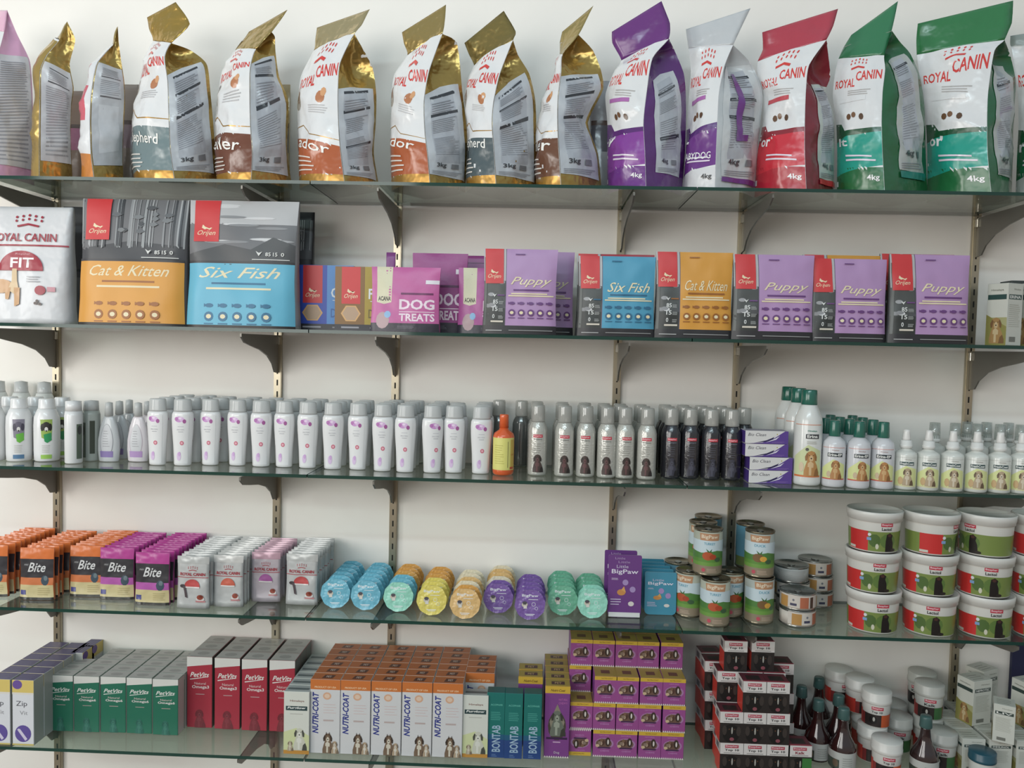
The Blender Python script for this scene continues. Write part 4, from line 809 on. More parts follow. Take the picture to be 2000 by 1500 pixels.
cup_col(778, 1197, ['mint', 'blue', 'blue', 'org', 'org', 'org'], 'third from the left')
cup_col(843, 1204, ['yel', 'yel', 'yel', 'org', 'org', 'org'], 'fourth from the left')
cup_col(908, 1211, ['peach', 'org', 'cream', 'peach', 'cream', 'cream'], 'fifth from the left')
cup_col(973, 1200, ['pur', 'pur', 'cream', 'peach', 'peach', 'cream'], 'sixth from the left')
cup_col(1035, 1213, ['pur', 'pur', 'pur', 'pur', 'pur'], 'seventh from the left')
cup_col(1099, 1204, ['grn'] * 5, 'eighth from the left')
cup_col(1157, 1210, ['mint', 'mint', 'grn', 'grn', 'grn'], 'left of the purple tray')
# trays
def tray(w, h, d, c, edge, tall):
    def b():
        r = thing('food_tray', 'pet food tray'); rr = .012; pts = []
        for cx, cz, a0 in ((w / 2 - rr, rr, -90), (w / 2 - .004, h - .004, 0), (-w / 2 + .004, h - .004, 90), (-w / 2 + rr, rr, 180)):
            q = rr if cz == rr else .004
            for k in range(5): a = math.radians(a0 + 90 * k / 4); pts.append((cx + q * math.cos(a), cz + q * math.sin(a)))
        def pr(name, s, y0, y1, col, s2=None):
            s2 = s2 or s; n = len(pts); vs = [(x * s, y0, h / 2 + (z - h / 2) * s) for x, z in pts] + [(x * s2, y1, h / 2 + (z - h / 2) * s2) for x, z in pts]
            return mesh_of(name, vs, [tuple(range(n)), tuple(reversed(range(n, 2 * n)))] + [(i, i + n, (i + 1) % n + n, (i + 1) % n) for i in range(n)], [M(col, rough=.3, coat=.3)])
        part('tray_shell', pr('tray_shell', .96, -.001, d, edge, .8), r); part('film_lid', pr('film_lid', 1, -.0035, -.001, c), r)
        el = [T('BigPaw', -w * .4, h * .68, w * .4, h * .77, 'e2dcea', bold=.012), T('Little', -w * .25, h * .79, w * .1, h * .84, 'cfc4dc'), E(w * .02, h * .56, w * .09, w * .09, 'a58bbd', 12), E(w * .24, h * .45, w * .09, w * .09, 'a58bbd', 12), E(-w * .1, h * .4, w * .13, h * .05, 'c98a4a', 12), P([(-w * .1, h * .44), (-w * .02, h * .5), (w * .04, h * .4)], 'd8a25a'), E(w * .2, h * .22, w * .09, h * .04, 'd8d2cc', 10)] + lines(-w * .42, h * .2, -w * .1, h * .32, 3, 'c9bcd6') + lines(-w * .4, h * .6, -w * .2, h * .64, 2, 'd8cce2')
        if tall: el += [R(-w * .47, 0.001, w * .47, h * .08, 'd9dad8'), T('Little', -w * .3, h * .93, 0, h * .965, 'b79ac6'), T('Little', -w * .2, h * .87, w * .15, h * .905, 'b79ac6')]
        part('lid_print', art('lid_print', el, flat(-.0035), dict(rough=.35), base=.0003, eps=.00004), r); return r
    return b
y0 = front_y(1220, 1207, 3) + .005
place('tp', tray(.083, .156, .03, '6b3a82', '7d5a92', 1), (x_at(1220, y0, .95), y0, SHELF[3] + .001), 'tall purple food tray with a white foot standing in front', rx=-.05, group='purple food trays')
place('tp', None, (x_at(1220, y0, .95) - .006, y0 + .045, SHELF[3] + .001), 'tall purple food tray right behind the front purple one', rx=-.05, group='purple food trays')
y0 = front_y(1288, 1202, 3) + .005
for j in range(5):
    place('tt', tray(.080, .108, .024, '3f8ea8', '84c0cc', 0), (x_at(1290, y0, .93) - .003 * j, y0 + .031 * j, SHELF[3] + .001 ), 'teal food tray, %s of the row from the front' % nth(j), rx=-.05, group='teal food trays')
# cans
TIN = M('8f8672', rough=.25, metal=.85); TIN2 = M('9a9c98', rough=.25, metal=.85)
def can(rr, h, el, base, kw=None, ring=True):
    def b():
        r = thing('food_can', 'pet food can')
        cb = part('can_body', lathe('can_body', [(0, rr * .95), (.0015, rr * 1.0), (.004, rr * .97), (h - .004, rr * .97), (h - .0015, rr * 1.0), (h, rr * .99), (h, rr * .92), (h - .003, rr * .9), (h - .0032, .0001)], TIN if rr < .04 else TIN2, 30), r)
        part('paper_label', lathe('paper_label', [(.005, rr * .975), (h - .005, rr * .975)], M(base, rough=.45), 30), r)
        part('label_print', art('label_print', el, cyl(lambda v: rr * .975, rr, 1, 1), dict(rough=.4), .005, 0, base=.0004, eps=.00004), r)
        if ring: part('pull_ring', lathe('pull_ring', [(h - .003, .009), (h - .0018, .0085), (h - .0018, .005)], TIN2, 14, 1, 1.4), cb)
        return r
    return b
def can_art(name, fru, h=.114):
    return [R(-.055, .006, .055, h * .22, '8f806a'), R(-.055, h * .22, .055, h * .42, '6f9a44'), P([(-.055, h * .4), (-.03, h * .46), (0, h * .42), (.025, h * .48), (.055, h * .42), (.055, h * .3), (-.055, h * .3)], '5d8c3a'), R(-.055, h * .48, .055, h * .78, 'c6d6dc'), P([(-.055, h * .38), (.055, h * .38), (.055, h * .5), (.02, h * .56), (-.02, h * .5), (-.055, h * .54)], '4f7f3c'), P([(-.024, h * .775), (.024, h * .775), (.026, h * .93), (-.026, h * .93)], 'b98a66'), T('BigPaw', -.021, h * .80, .021, h * .9, 'e9ddc4', .0, .012), T(name, -.014, h * .68, .014, h * .735, '5a9ab0', bold=.02),
            E(-.004, h * .44, .014, h * .095, fru, 12), E(.009, h * .42, .009, h * .06, 'd9a23c' if fru != 'b5522a' else 'a8401e', 10), P([(-.004, h * .52), (-.009, h * .6), (.0, h * .54), (.006, h * .6), (.004, h * .52)], '3f6a34'), E(.022, h * .36, .009, h * .05, '3c5c3c', 9), E(-.014, h * .13, .005, .005, 'c04a5a', 9)] + lines(-.006, h * .09, .022, h * .18, 3, 'c4ac98')
mk_c1 = can(.0365, .114, can_art('TURKEY', 'b5522a'), 'b7b9a8'); mk_c2 = can(.0365, .114, can_art('DUCK', '7a5a34'), 'b0b4ac'); mk_c3 = can(.0365, .114, [R(-.055, .006, .055, .108, '4f8296'), R(-.055, .006, .055, .03, '5a6a3a')] + lines(-.02, .03, .02, .09, 10, '8fb8c4', .2, .25), '4f8296')
Z4 = SHELF[3] + .0008; HC = .1145
def put_can(key, mk, px, y, lv, label, rz=0): place(key, mk, (x_at(px, y, Z4 + .05 + lv * HC), y, Z4 + lv * HC), label, rz=rz + face(x_at(px, y, Z4), y), group='tall food cans')
yb = front_y(1396, 1227, 3) + .0375
put_can('c1', mk_c1, 1396, yb, 0, 'can with turkey picture, lowest and nearest to the shelf edge')
put_can('c1', None, 1346, yb + .062, 0, 'can with turkey picture, bottom layer directly beside the teal trays', -.5)
put_can('c1', None, 1424, yb + .073, 0, 'can with turkey picture, bottom layer behind the front can', .5)
put_can('c3', mk_c3, 1381, yb + .146, 0, 'blue-labelled can hidden at the back of the left bottom layer')
put_can('c1', None, 1382, yb + .040, 1, 'can with turkey picture, front of the upper left layer', .1)
put_can('c1', None, 1372, yb + .114, 1, 'can with turkey picture, second in the upper left layer', -.3)
put_can('c3', None, 1382, yb + .187, 1, 'blue-labelled can at the back of the upper left layer', .4)
put_can('c2', mk_c2, 1482, yb + .030, 0, 'can with duck picture, front of the right bottom pair', .35)
put_can('c2', None, 1483, yb + .036, 1, 'can with duck picture on top, right of the wall rail')
put_can('c3', None, 1464, yb + .112, 0, 'blue-labelled can, bottom of the rear right stack')
put_can('c3', None, 1464, yb + .114, 1, 'blue-labelled can, top of the rear right stack', .3)
put_can('c3', None, 1323, yb + .145, 0, 'dark can standing low behind the teal trays')
sc = [R(-.06, .005, .06, .038, 'cfc6bc'), R(.004, .006, .026, .034, 'b5684a'), R(-.05, .006, -.026, .034, 'b98a4a'), R(.03, .006, .04, .034, '4a3a30'), R(-.02, .012, -.004, .018, '44445c'), E(-.012, .026, .003, .003, '77777f', 8), R(-.06, .005, .06, .007, '9a8a7a')]
mk_sc = can(.044, .041, sc, 'cfc6bc'); mk_sg = can(.044, .041, lines(-.04, .008, .04, .034, 9, '9a9c9a', .1, .3), 'b5b7b4')
ys = front_y(1557, 1228, 3) + .045
for i, (k, mk, px, dy, lv, rz, lb) in enumerate([('sc', mk_sc, 1557, 0, 0, .8, 'low round can with tan and white label, bottom of the front pair'), ('sc', None, 1558, 0, 1, 0, 'low round can with tan and white label, top of the front pair'),
        ('sc', None, 1549, .091, 0, 1, 'low round can, bottom of the rear stack of three'), ('sc', None, 1547, .091, 1, -.5, 'low round can, middle of the rear stack of three'), ('sg', mk_sg, 1545, .090, 2, 0, 'low round can with grey label, top of the rear stack'),
        ('sc', None, 1590, .165, 0, .6, 'low round can, bottom of the stack furthest back'), ('sc', None, 1590, .165, 1, .6, 'low round can, middle of the stack furthest back'), ('sc', None, 1588, .165, 2, .6, 'low round can, top of the stack furthest back')]):
    place(k, mk, (x_at(px, ys + dy, Z4 + .02 + lv * .0415), min(ys + dy, .001), Z4 + lv * .0415), lb, rz=rz + face(x_at(px, ys, Z4), ys), group='low round cans')
# milk powder buckets
def bucket_art(v, t):
    o = [R(-.135, .004, .135, .052, '7a8c46'), R(-.085, .004, -.033, .052, 'cc2c2a')]
    o += [E(-.018, .03, .014, .016, '4f6a34', 10), E(.014, .03, .02, .018, '5f7a3c', 12), E(-.012, .016, .004, .007, 'd0cdb8', 8), P([(.008, .004), (.03, .004), (.028, .026), (.024, .036), (.026, .044), (.018, .05), (.01, .046), (.008, .03)], '1f1a18'), E(.03, .008, .008, .004, '2a241f', 8), E(.017, .044, .005, .004, '4a2c26', 7),
          R(-.036, .03, -.026, .037, '7fa0cc'), E(-.030, .044, .004, .004, 'dcdce0', 8), R(-.005, .065, .024, .0735, 'bf3044'), T('Beaphar', -.003, .0665, .022, .0723, 'f0d0d4', bold=.02), T('Lactol', -.003, .0555, .021, .063, '26262a', bold=.02), R(-.085, .006, -.065, .012, 'cfcabe')]
    return o
def bucket(t):
    def b():
        r = thing('plastic_bucket', 'bucket'); pr = [(0, .0535), (.002, .0556), (.074, .0592), (.076, .0592)]
        part('bucket_body', lathe('bucket_body', pr, M('d9d7d0', rough=.3), 40), r)
        part('lid', lathe('lid', [(.0745, .0598), (.075, .0622), (.082, .0622), (.083, .0635), (.0965, .0645), (.0982, .0632), (.0982, .0605), (.0935, .0592), (.0935, .0001)], M('dcdad4', rough=.3), 40), r)
        part('label', art('label', bucket_art(0, t), cyl(prof_r(pr), .0592, 1, 1, t), dict(rough=.35), .006, .03, base=.0003, eps=.00004), r); return r
    return b
BW = [(1704, 1240, ['.25', '.12', '.35']), (1814, 1246, ['0', '.1', '1.05']), (1922, 1252, ['.3', '.1', '-.75']), (2030, 1256, ['0', '-.2', '.1'])]
for i, (px, py, ts) in enumerate(BW):
    y = max(front_y(px, py, 3), -.232) + .0585
    for lv in range(3):
        t = float(ts[lv]); x = x_at(px + (3 if lv == 2 else 0), y, Z4 + .05 + lv * .0985)
        place('bk%s' % ts[lv], bucket(t), (x, y, Z4 + lv * .0985), 'white lidded bucket with red and green label, %s in the %s stack' % (['lowest', 'middle', 'topmost'][lv], ['left', 'middle', 'right', 'cut-off far right'][i]), group='stacked milk powder buckets', rz=face(x, y) / .85)
# ------------------------------------------------------------------ bottom shelf
Z5 = SHELF[4] + .0006
def grid_boxes(key, mk, w, d, h, cols, n, lab, group, gap=.0012, lv=0, skip=()):
    """cols: (px centre, py foot) of each front box; n rows deep"""
    for i, (px, py) in enumerate(cols):
        y0 = front_y(px, py, 4) + d / 2; x0 = x_at(px, y0 - d / 2, Z5 + h * .5); nn = n if isinstance(n, int) else n[i]
        for j in range(nn):
            y = y0 + (d + gap) * j
            if y + d / 2 > .046 or (i, j) in skip: continue
            place(key, mk, (x0, y, Z5 + lv * (h + .0006)), lab(i, j), group=group)
            mk = None
fb = lambda j: 'front box' if j == 0 else '%s from the front' % nth(j)
def zip_mk():
    w, d, h = .0545, .040, .166
    el = [R(-w / 2, h * .8, w / 2, h, 'd6bf6a'), E(-w * .26, h * .93, w * .23, h * .07, '6a4f96', 14), R(-w / 2, h * .78, w / 2, h * .81, 'd9d5cc'), E(0, h * .18, w * .38, h * .13, '5e4e96', 20), P([(-w * .28, h * .24), (-w * .14, h * .25), (w * .2, h * .1), (w * .1, h * .07)], 'cfc8dc'), E(-w * .2, h * .24, w * .06, h * .015, 'cfc8dc', 8), T('Zip', -w * .32, h * .58, w * .2, h * .68, '55555c'), T('Vit', -w * .15, h * .47, w * .22, h * .53, '9a9a9e'), R(-w / 2, 0, w / 2, h * .025, 'c9b76a')]
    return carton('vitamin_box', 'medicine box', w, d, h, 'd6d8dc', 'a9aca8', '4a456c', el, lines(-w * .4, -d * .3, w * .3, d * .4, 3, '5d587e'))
grid_boxes('zip', zip_mk, .0545, .040, .166, [(-1, 1454), (45, 1456)], 6, lambda i, j: 'tall white box with violet circle and navy top, %s column, %s' % (['left', 'right'][i], fb(j)), 'white and violet boxes')
for j in range(2): place('zip', None, (x_at(45, -.205, .6) + .0450, -.024 + .045 * j, Z5), 'navy-topped box at the back beside the green boxes, %s' % ['nearer', 'against the wall'][j], group='white and violet boxes', rz=PI / 2, s=(1, .85, 1))
def vita(c, word, w, d, h):
    def b():
        el = [P([(-w / 2, h * .86), (w / 2, h * .9), (w / 2, h), (-w / 2, h)], 'd3d2cc'), T('PetVits', -w * .38, h * .715, w * .38, h * .785, 'd8d8d2', .35, .02), P([(-w * .38, h * .675), (w * .25, h * .715), (w * .25, h * .72), (-w * .38, h * .69)], 'd8d8d2'), T('Natural', -w * .2, h * .61, w * .25, h * .645, 'd8c4c0'), T(word, -w * .3, h * .545, w * .38, h * .60, 'dcd4d0', bold=.02), R(-w * .15, h * .47, w * .2, h * .48, 'b49a98')] + dog(0, 0, h * .26, *(('2b6a5c', '1f5c4e', '3c7a6a') if c[0] == '1' else ('77202c', '6c1c28', '82303a')))
        return carton('supplement_box', 'supplement box', w, d, h, c, 'bfc0bb' if c[0] == '1' else '6a6a64', 'b4b3ae', el, [E(0, 0, w * .25, d * .22, '9c9b97', 10)] + lines(-w * .4, -d * .4, w * .4, -d * .3, 1, '8c8b87'))
    return b
grid_boxes('vg', vita('1b6a52', 'Omega6', .0662, .0358, .147), .0662, .0358, .147, [(118, 1428), (169, 1430), (221, 1431), (272, 1433), (323, 1436)], (3, 5, 5, 5, 5), lambda i, j: 'green supplement box, %s column of five, %s' % (nth(i), fb(j)), 'green supplement boxes')
grid_boxes('vr', vita('a3283a', 'Omega3', .0672, .05, .19), .0672, .048, .19, [(390, 1421), (444, 1424), (497, 1427), (551, 1429)], 3, lambda i, j: 'tall red supplement box, %s column of four, %s' % (nth(i), fb(j)), 'red supplement boxes')
def fur_mk():
    w, d, h = .064, .038, .158
    el = [P([(-w / 2, 0), (w / 2, 0), (w / 2, h * .3), (0, h * .42), (-w / 2, h * .35)], 'ccd3a0'), R(-w / 2, 0, w / 2, h * .06, 'c08a3a'), T('Himalaya', -w * .26, h * .83, w * .3, h * .87, '8a6a60', bold=.02), R(-w * .42, h * .7, w * .42, h * .77, '2c4446'), T('Furglow', -w * .36, h * .715, w * .36, h * .76, 'e6e8e2', .2, .03), R(-w * .25, h * .64, w * .25, h * .65, 'b0b0a8')] + dog(w * .12, h * .06, h * .36, 'c9c9b8', '4a4c44', 'dadace') + dog(-w * .24, h * .05, h * .16, 'b0a48c', '7a6a58', 'd0c8b4')
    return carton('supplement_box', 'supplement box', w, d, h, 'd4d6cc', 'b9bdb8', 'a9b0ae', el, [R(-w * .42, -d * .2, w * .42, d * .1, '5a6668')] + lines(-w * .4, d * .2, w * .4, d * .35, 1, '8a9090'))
grid_boxes('fur', fur_mk, .064, .038, .158, [(579, 1473)], 6, lambda i, j: 'white box with a fluffy dog, left of the orange-topped boxes, ' + fb(j), 'white fluffy dog boxes')
grid_boxes('fur', None, .064, .038, .158, [(928, 1480)], 1, lambda i, j: 'white box with a fluffy dog and dark title bar left of the teal boxes', 'white fluffy dog boxes')
def nutri_mk():
    w, d, h = .0748, .038, .188; OG = 'c8702e'
    el = [R(-w / 2, h * .865, w / 2, h, OG), T('PRODUCT OF USA', -w * .36, h * .885, w * .36, h * .91, 'ecc9a0', bold=.02), T('NUTRI-COAT', -w * .43, h * .27, -w * .22, h * .83, '2f3a86', .25, .035, 90), E(w * .06, h * .78, w * .14, h * .05, 'd6a888', 14), E(w * .06, h * .78, w * .09, h * .03, 'e0c4ac', 10)] + lines(-w * .06, h * .55, w * .42, h * .7, 4, 'd0b4b0', .3, .15) + lines(-w * .06, h * .44, w * .3, h * .5, 1, 'b9a8a4') + \
        dog(w * .1, h * .005, h * .27, '7a6450', '3c3028', 'd2cab8') + dog(w * .33, h * .005, h * .17, 'b09a80', '7a6a58', 'd9d2c4') + [P([(w * .02, h * .25), (w * .05, h * .3), (w * .08, h * .25)], '4a3a2e'), P([(w * .12, h * .25), (w * .15, h * .3), (w * .18, h * .25)], '4a3a2e')]
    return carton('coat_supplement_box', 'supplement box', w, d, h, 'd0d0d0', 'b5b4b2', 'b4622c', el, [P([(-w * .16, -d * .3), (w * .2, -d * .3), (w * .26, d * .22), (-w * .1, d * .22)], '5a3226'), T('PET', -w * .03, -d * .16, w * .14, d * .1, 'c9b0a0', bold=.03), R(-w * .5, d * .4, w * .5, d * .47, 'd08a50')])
grid_boxes('nut', nutri_mk, .0748, .038, .188, [(635, 1472), (694, 1474), (754, 1476), (814, 1478), (874, 1480)], 6, lambda i, j: 'white supplement box with orange top, %s column of five, %s' % (nth(i), fb(j)), 'orange-topped supplement boxes')
for j in range(3):
    place('nut', None, (x_at(934, -.13, .6) + .003, -.118 + .0395 * j, Z5), 'orange-topped supplement box behind the fluffy dog box, %s of that column' % nth(j), group='orange-topped supplement boxes')
def bon_mk():
    w, d, h = .0445, .035, .165
    el = [R(-w / 2, 0, w / 2, h * .3, '24447e'), R(-w / 2, h * .28, w / 2, h * .36, '1f5a7a'), T('BONTAB', -w * .2, h * .09, w * .28, h * .5, '9fb8cc', 0, .02, 90), T('ACOPHAR', -w * .3, h * .8, w * .38, h * .83, '5fb4a4', bold=.02)] + lines(-w * .28, h * .58, w * .3, h * .72, 5, '3f9488', .2, .5) + lines(-w * .2, h * .02, w * .1, h * .07, 2, '6a86b0')
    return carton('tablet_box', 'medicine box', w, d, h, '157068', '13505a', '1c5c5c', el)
grid_boxes('bon', bon_mk, .0445, .035, .165, [(968, 1480), (1003, 1482), (1040, 1483)], 1, lambda i, j: 'slim teal and blue box, %s of three' % ['left', 'middle', 'right'][i], 'teal and blue boxes')
def biscuit_pic(w, h, v0): return [E(0, v0, w * .42, h * 1.25, 'a87aa6', 16), E(-w * .02, v0, w * .36, h * 1.05, '6e5346', 14), E(-w * .12, v0 + h * .2, w * .15, h * .75, '53392e', 10), E(w * .16, v0 + h * .4, w * .12, h * 1.0, '40302a', 10), E(-w * .12, v0 + h * .7, w * .07, h * .4, '7a5c48', 8), E(-w * .13, v0, w * .05, h * .4, 'b49a84', 8), E(w * .17, v0 + h * .35, w * .04, h * .6, 'd8cfc8', 8), E(-w * .2, v0 + h * .1, w * .08, h * .4, '8a7666', 8), E(-w * .3, v0 - h * .5, w * .09, h * .35, 'c9b08c', 8), P([(-w * .3, v0 - h * 1.1), (w * .26, v0 - h * 1.1), (w * .3, v0 - h * .75), (-w * .28, v0 - h * .75)], '4a2c4e')]
def teeth(w, n=11): return [P([(-w / 2 + w * i / n, 0), (-w / 2 + w * (i + 1) / n, 0), (-w / 2 + w * (i + .5) / n, .0052)], 'dcd6cc') for i in range(n)]
PU = '984a8a'; YE = 'd0aa34'
def pb_mk(flip=False):
    def b():
        w, d, h = .0562, .058, .0682
        el = [R(-w / 2, h * .86, w / 2, h, YE), T('NUTRI-COAT', -w * .2, h * .9, w * .3, h * .95, '8a6a1c', bold=.02), T('NATURAL', -w * .22, h * .78, w * .22, h * .82, 'c98abc')] + biscuit_pic(w, h * .17, h * .5) + [T('CHEWS', -w * .18, h * .2, w * .22, h * .25, 'c48ac0', bold=.02)] + teeth(w)
        if flip: el = [(e[0], [(-u, h - v) for u, v in e[1]], e[2]) if e[0] == 'p' else (e[0], e[1], -e[4], h - e[5], -e[2], h - e[3], e[6], e[7], e[8], 180) for e in el]
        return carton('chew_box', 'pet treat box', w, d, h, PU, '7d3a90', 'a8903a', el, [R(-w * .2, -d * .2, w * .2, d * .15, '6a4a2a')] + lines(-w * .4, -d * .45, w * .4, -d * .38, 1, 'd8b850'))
    return b
PBX = [1134, 1180, 1224, 1269, 1315]; pw, pd, ph = .0562, .058, .0682
pyf = front_y(1224, 1480, 4)
LV = ['bottom layer', 'second layer up', 'third layer up', 'top layer']
for i, px in enumerate(PBX):
    for j in range(3):
        y = pyf + pd / 2 + j * (pd + .0015) + (.0 if i else .001)
        x = x_at(px, pyf, Z5 + .1)
        for lv in range(4):
            if j == 0 and lv == 3: continue
            if i == 0 and j == 0 and lv > 1: continue
            fl = (i == 0 and j == 0 and lv == 0)
            lb = 'purple and yellow chew box, %s column from the left, %s, %s' % (nth(i), LV[lv], ['front row', 'second row', 'back row'][j])
            if fl: lb = 'purple and yellow chew box standing upside down at the bottom left of its pile'
            if y + pd / 2 > .047: continue
            place('pbf' if fl else 'pb', pb_mk(fl), (x + (.002 * ((lv * 3 + i) % 2)), y, Z5 + lv * (ph + .0006)), lb, group='purple and yellow chew boxes')
def dogbox_mk():
    w, d, h = .0625, .040, .182
    el = [R(-w / 2, h * .9, w / 2, h, YE), T('Nutri-Coat', -w * .28, h * .925, w * .3, h * .96, '5a3a1c', .3, .02), E(0, h * .44, w * .36, h * .2, '4a4238', 14), P([(-w * .3, h * .5), (0, h * .75), (w * .3, h * .5), (w * .2, h * .35), (-w * .2, h * .35)], '8a8270'), R(-w * .42, h * .255, w * .42, h * .285, '3c2048'), T('NATURAL', w * .05, h * .8, w * .4, h * .83, 'c06ab0'), T('CHEWY', w * .05, h * .75, w * .4, h * .78, 'c06ab0'), R(-w * .15, h * .21, w * .15, h * .225, 'c9a6c6')] + dog(0, h * .3, h * .36, '6a7064', '3c3c34', '9aa090') + teeth(w) + [T('Dog', -w * .1, h * .05, w * .12, h * .09, 'd8d0d4')]
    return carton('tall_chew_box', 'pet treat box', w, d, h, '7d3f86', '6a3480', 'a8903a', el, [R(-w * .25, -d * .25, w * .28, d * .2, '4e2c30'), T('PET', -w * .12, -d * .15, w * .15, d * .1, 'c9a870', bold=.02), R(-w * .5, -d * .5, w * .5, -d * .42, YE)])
grid_boxes('dogb', dogbox_mk, .0625, .040, .182, [(1088, 1480)], 5, lambda i, j: 'tall purple box with yellow top, left of the chew box pile, ' + fb(j), 'tall purple boxes')
for j in range(2): place('dogb', None, (x_at(1088, -.2, .6) - .0685, -.115 + .045 * j, Z5), 'tall purple box with yellow top standing behind the teal boxes, %s' % ['nearer', 'further'][j], group='tall purple boxes')
# Top 10 boxes
def top_mk(word='Top 10', c='2a2422'):
    def b():
        w, d, h = .0565, .05, .0765
        el = [R(-w / 2, 0, w / 2, h * .64, c), R(-w / 2, h * .64, w / 2, h, 'd6d0cc'), R(-w * .3, h * .84, w * .28, h * .94, 'b04050'), T('Beaphar', -w * .27, h * .86, w * .25, h * .925, 'e4c4c8', bold=.02), T(word, -w * .3 if word != 'Kalk' else -w * .2, h * .72, w * .3 if word != 'Kalk' else w * .2, h * .81, '2a2a2e' if word != 'Kalk' else '8a3040', bold=.03), R(-w * .35, h * .67, w * .35, h * .69, '8a8684'),
              E(-w * .02, h * .3, w * .36, h * .3, '171413', 14), E(-w * .3, h * .4, w * .1, h * .16, '3c3430', 9), E(w * .3, h * .38, w * .1, h * .16, '3c3430', 9), E(w * .02, h * .4, w * .035, h * .12, 'a8a49c', 8), E(w * .02, h * .12, w * .1, h * .06, '8a4a54', 8), E(-w * .1, h * .44, w * .03, h * .025, '5a3c28', 6), E(w * .12, h * .44, w * .03, h * .025, '5a3c28', 6)]
        if word == 'Kalk': el.append(R(w * .1, 0, w * .5, h * .6, '3c7a3c'))
        return carton('tablet_box', 'medicine box', w, d, h, c, 'c93a2c', '5e2630', el, [R(-w * .3, -d * .3, w * .3, d * .2, '2c2422'), R(-w * .5, -d * .5, w * .5, -d * .4, 'b04050')], [R(-d / 2, h * .64, d / 2, h, 'c6c0bc'), R(-d * .3, h * .7, d * .2, h * .9, '6a6668')])
    return b
tw, td, th = .0565, .05, .0765
yt0 = -DEPTH + .008 + td / 2
def tb(px, lv, dj, label, key='top', mk=None, rz=0, dx=0):
    y = yt0 + dj * (td + .002); place(key, mk or top_mk(), (x_at(px, y - td / 2, Z5 + (lv + .5) * (th + .0006)) + dx, y, Z5 + lv * (th + .0006)), label, rz=rz, group='black and white dog tablet boxes')
g = 'black and white box with a black dog, '
for i, (px) in enumerate((1429, 1474, 1519)):
    tb(px, 0, 0, g + 'front row, bottom layer, %s' % ['left', 'middle', 'right'][i]); tb(px, 1, 0, g + 'front row, second layer, %s' % ['left', 'middle', 'right'][i])
tb(1474, 2, 0, g + 'front row, third layer, left'); tb(1519, 2, 0, g + 'front row, third layer, right')
for i, px in enumerate((1425, 1470, 1513)):
    for lv in range(3): tb(px - 2, lv, 1.05, g + 'second row, %s column, %s layer' % (['left', 'middle', 'right'][i], nth(lv)))
for i, px in enumerate((1437, 1490)): tb(px, 3, 1.05 + .1 * i, g + 'topmost layer, %s' % ['left', 'right'][i])
for i, px in enumerate((1398, 1443, 1487, 1528)):
    for lv in range(3): tb(px, lv, 2.2, g + 'third row back, %s column, %s layer' % (nth(i), nth(lv)))
for lv in range(3): tb(1388, lv, 3.3, g + 'rear left stack behind the others, %s layer' % nth(lv), rz=.1)
tb(1562, 0, 0, 'white and green box with red word beside the bottom row of black dog boxes', 'kalk', top_mk('Kalk', '2c2a26'))
# syrup bottles
sy_p = [(0, .031), (.003, .0335), (.03, .034), (.052, .0335), (.066, .028), (.083, .018), (.098, .0135), (.118, .0115), (.122, .0125)]
mk_sy = bottle('syrup_bottle', 'syrup bottle', sy_p, M('2a1414', rough=.07, coat=.8), ([(.122, .0145), (.124, .0155), (.146, .0140), (.150, .0128), (.150, .0001)], M('3f5f5c', rough=.3)), elems=[R(-.05, .006, .05, .048, 'b9bbb6'), R(-.05, .006, -.008, .03, '3f4a40'), E(-.018, .02, .008, .01, '6a5a48', 9)] + lines(.0, .012, .03, .04, 5, '9a9c96'), seg=30)
for i, (px, py, lb) in enumerate([(1596, 1470, 'dark brown syrup bottle nearest the black dog boxes, middle depth'), (1645, 1490, 'dark brown syrup bottle in front, between dog boxes and tubs'), (1805, 1523, 'dark brown syrup bottle alone in front of the tubs'), (1563, 1444, 'dark brown syrup bottle behind the third layer of dog boxes'), (1597, 1445, 'dark brown syrup bottle at the back left of the tubs'), (1635, 1462, 'dark brown syrup bottle tucked behind the front one')]):
    y = [-.13, -.172, -.2, -.055, .005, -.098][i]; place('syr', mk_sy, (x_at(px, y, Z5 + .04), y, Z5), lb, group='dark syrup bottles', s=(.95, .95, 1), rz=face(x_at(px, y, Z5), y))
# tubs
tb_p = [(0, .030), (.002, .032), (.058, .0335), (.06, .0335)]
def tub(el, c='d2d0ca', lidc='d4d2cc', t=0.0):
    def b():
        r = thing('pill_tub', 'plastic tub'); part('tub_body', lathe('tub_body', tb_p, M(c, rough=.3), 30), r)
        part('lid', lathe('lid', [(.059, .0352), (.06, .0362), (.068, .0362), (.069, .0352), (.086, .0355), (.0875, .0345), (.0878, .0001)], M(lidc, rough=.32), 30), r)
        part('label', art('label', el, cyl(prof_r(tb_p), .0335, 1, 1, t), dict(rough=.35), .005, .02, base=.0003, eps=.00004), r); return r
    return b
def tub_el(word, c2): return [R(-.09, .003, .09, .034, '8a3030'), R(-.03, .003, .012, .034, '2f2624'), R(.012, .003, .04, .034, c2), E(-.008, .02, .01, .012, '171413', 10), E(-.006, .022, .003, .006, 'b8b4ac', 7), R(-.012, .046, .016, .054, 'b8384a'), T('Beaphar', -.01, .0475, .014, .053, 'f0ccd0', bold=.02), T(word, -.012, .0365, .014, .0435, '2a2a2e', bold=.02), R(-.09, .003, -.04, .04, 'c4382c')]
mk_t1 = tub(tub_el('Top 10', 'c0562c')); mk_t2 = tub(tub_el('Kalk', '3c6a3c'), 'c4c5bf', 'b9b9b2')
TH = .0885
def pt(key, mk, px, y, lv, lb, t=0): place(key, mk, (x_at(px, y, Z5 + .04 + lv * TH), y, Z5 + lv * TH), lb, rz=t + face(x_at(px, y, Z5), y), group='white lidded tubs')
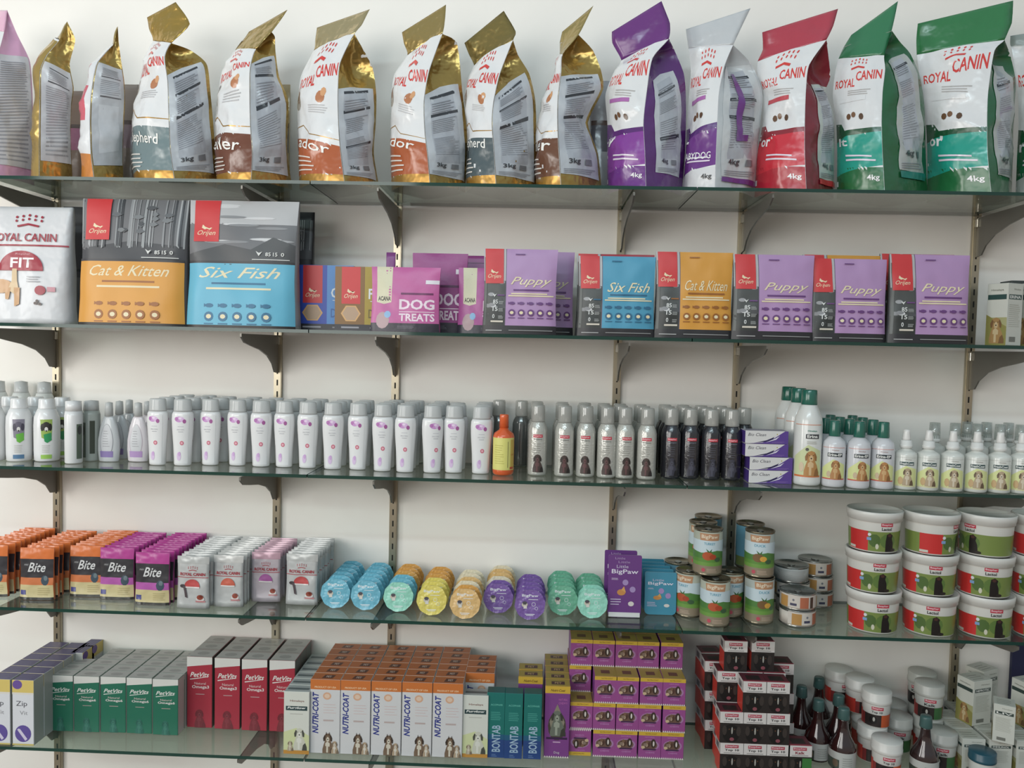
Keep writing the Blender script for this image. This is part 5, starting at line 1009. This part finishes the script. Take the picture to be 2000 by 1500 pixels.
pt('t1', mk_t1, 1731, -.196, 0, 'white tub with red label, front one nearest the shelf edge', .1)
pt('t1', None, 1702, -.122, 0, 'white tub with red label, bottom one of the pair behind the front tub', .5)
pt('t1', None, 1711, -.118, 1, 'white tub with red label, stacked on the pair behind the front tub')
pt('t1', None, 1690, -.047, 0, 'white tub with red label, bottom of the second pair from the front', .9)
pt('t1', None, 1678, -.045, 1, 'white tub with red label, upper tub of the second pair from the front', .9)
pt('t1', None, 1637, .010, 0, 'white tub with red label, bottom of the pair against the wall', .9)
pt('t1', None, 1637, .010, 1, 'white tub with red label, upper tub of the pair against the wall', .6)
pt('t2', mk_t2, 1838, -.142, 0, 'white tub with green and black label behind the lone syrup bottle', .0)
pt('t2', None, 1811, -.065, 0, 'white tub with green and black label, bottom of the right pair', .2)
pt('t2', None, 1814, -.064, 1, 'white tub with green and black label, upper tub of the right pair')
pt('t2', None, 1802, .008, 0, 'pale tub against the wall, bottom of the rear right pair', .4)
pt('t2', None, 1800, .008, 1, 'pale tub against the wall, upper tub of the rear right pair', -.5)
pt('t2', None, 1752, -.066, 0, 'greyish tub between the two stacked groups, nearer one', .1)
pt('t2', None, 1742, .012, 0, 'greyish tub between the two stacked groups, against the wall', .1)
# medicine boxes at the right end
mw, md, mh = .056, .052, .082
mbk = lambda: med_box(mw, md, mh, '3a4c48', 'Himalaya', 'IMMUNOL')
k = 0
for i, px in enumerate((1919, 1973, 2027)):
    for j in range(4):
        y = -.145 + .0545 * j
        if i == 0 and j == 3: continue
        place('mb', mbk, (x_at(px, -.21, Z5 + .04), y, Z5), 'low white medicine box, %s column from the left, %s' % (nth(i), 'front' if j == 0 else nth(j) + ' row back'), group='low white medicine boxes')
m2 = lambda: med_box(.062, .05, .116, '34443f', 'Himalaya', 'NEFROTEC')
place('m2', m2, (x_at(1903, -.075, .66), -.072, Z5 + mh + .0008), 'white medicine box turned to show its dog side, standing on the low boxes', rz=math.radians(20), group='standing medicine boxes')
place('m2', None, (x_at(1915, .0, .68), -.004, Z5 + mh + .0008), 'white medicine box tilted behind the one on the low boxes', rz=math.radians(28), group='standing medicine boxes')
place('m2', None, (x_at(2012, -.085, .66), -.078, Z5 + mh + .0008), 'white medicine box cut by the right picture edge on top of the low boxes', rz=math.radians(20), group='standing medicine boxes')
place('m3', lambda: med_box(.046, .05, .094, '34443f', 'Himalaya', 'LIV'), (x_at(1962, -.17, .65), -.165, Z5 + mh + .0008), 'small white medicine box turned away to the right on the low boxes', rz=math.radians(-28), group='standing medicine boxes')
place('tealtub', tub([R(-.03, .01, .03, .04, 'b9bdb8'), T('HERBAL', -.012, .02, .012, .026, '2c5a60')], 'd2d4ce', '1f4f5e'), (x_at(1917, -.202, .54), -.202, Z5), 'white tub with dark teal lid at the front right', s=(.85, .85, .8))
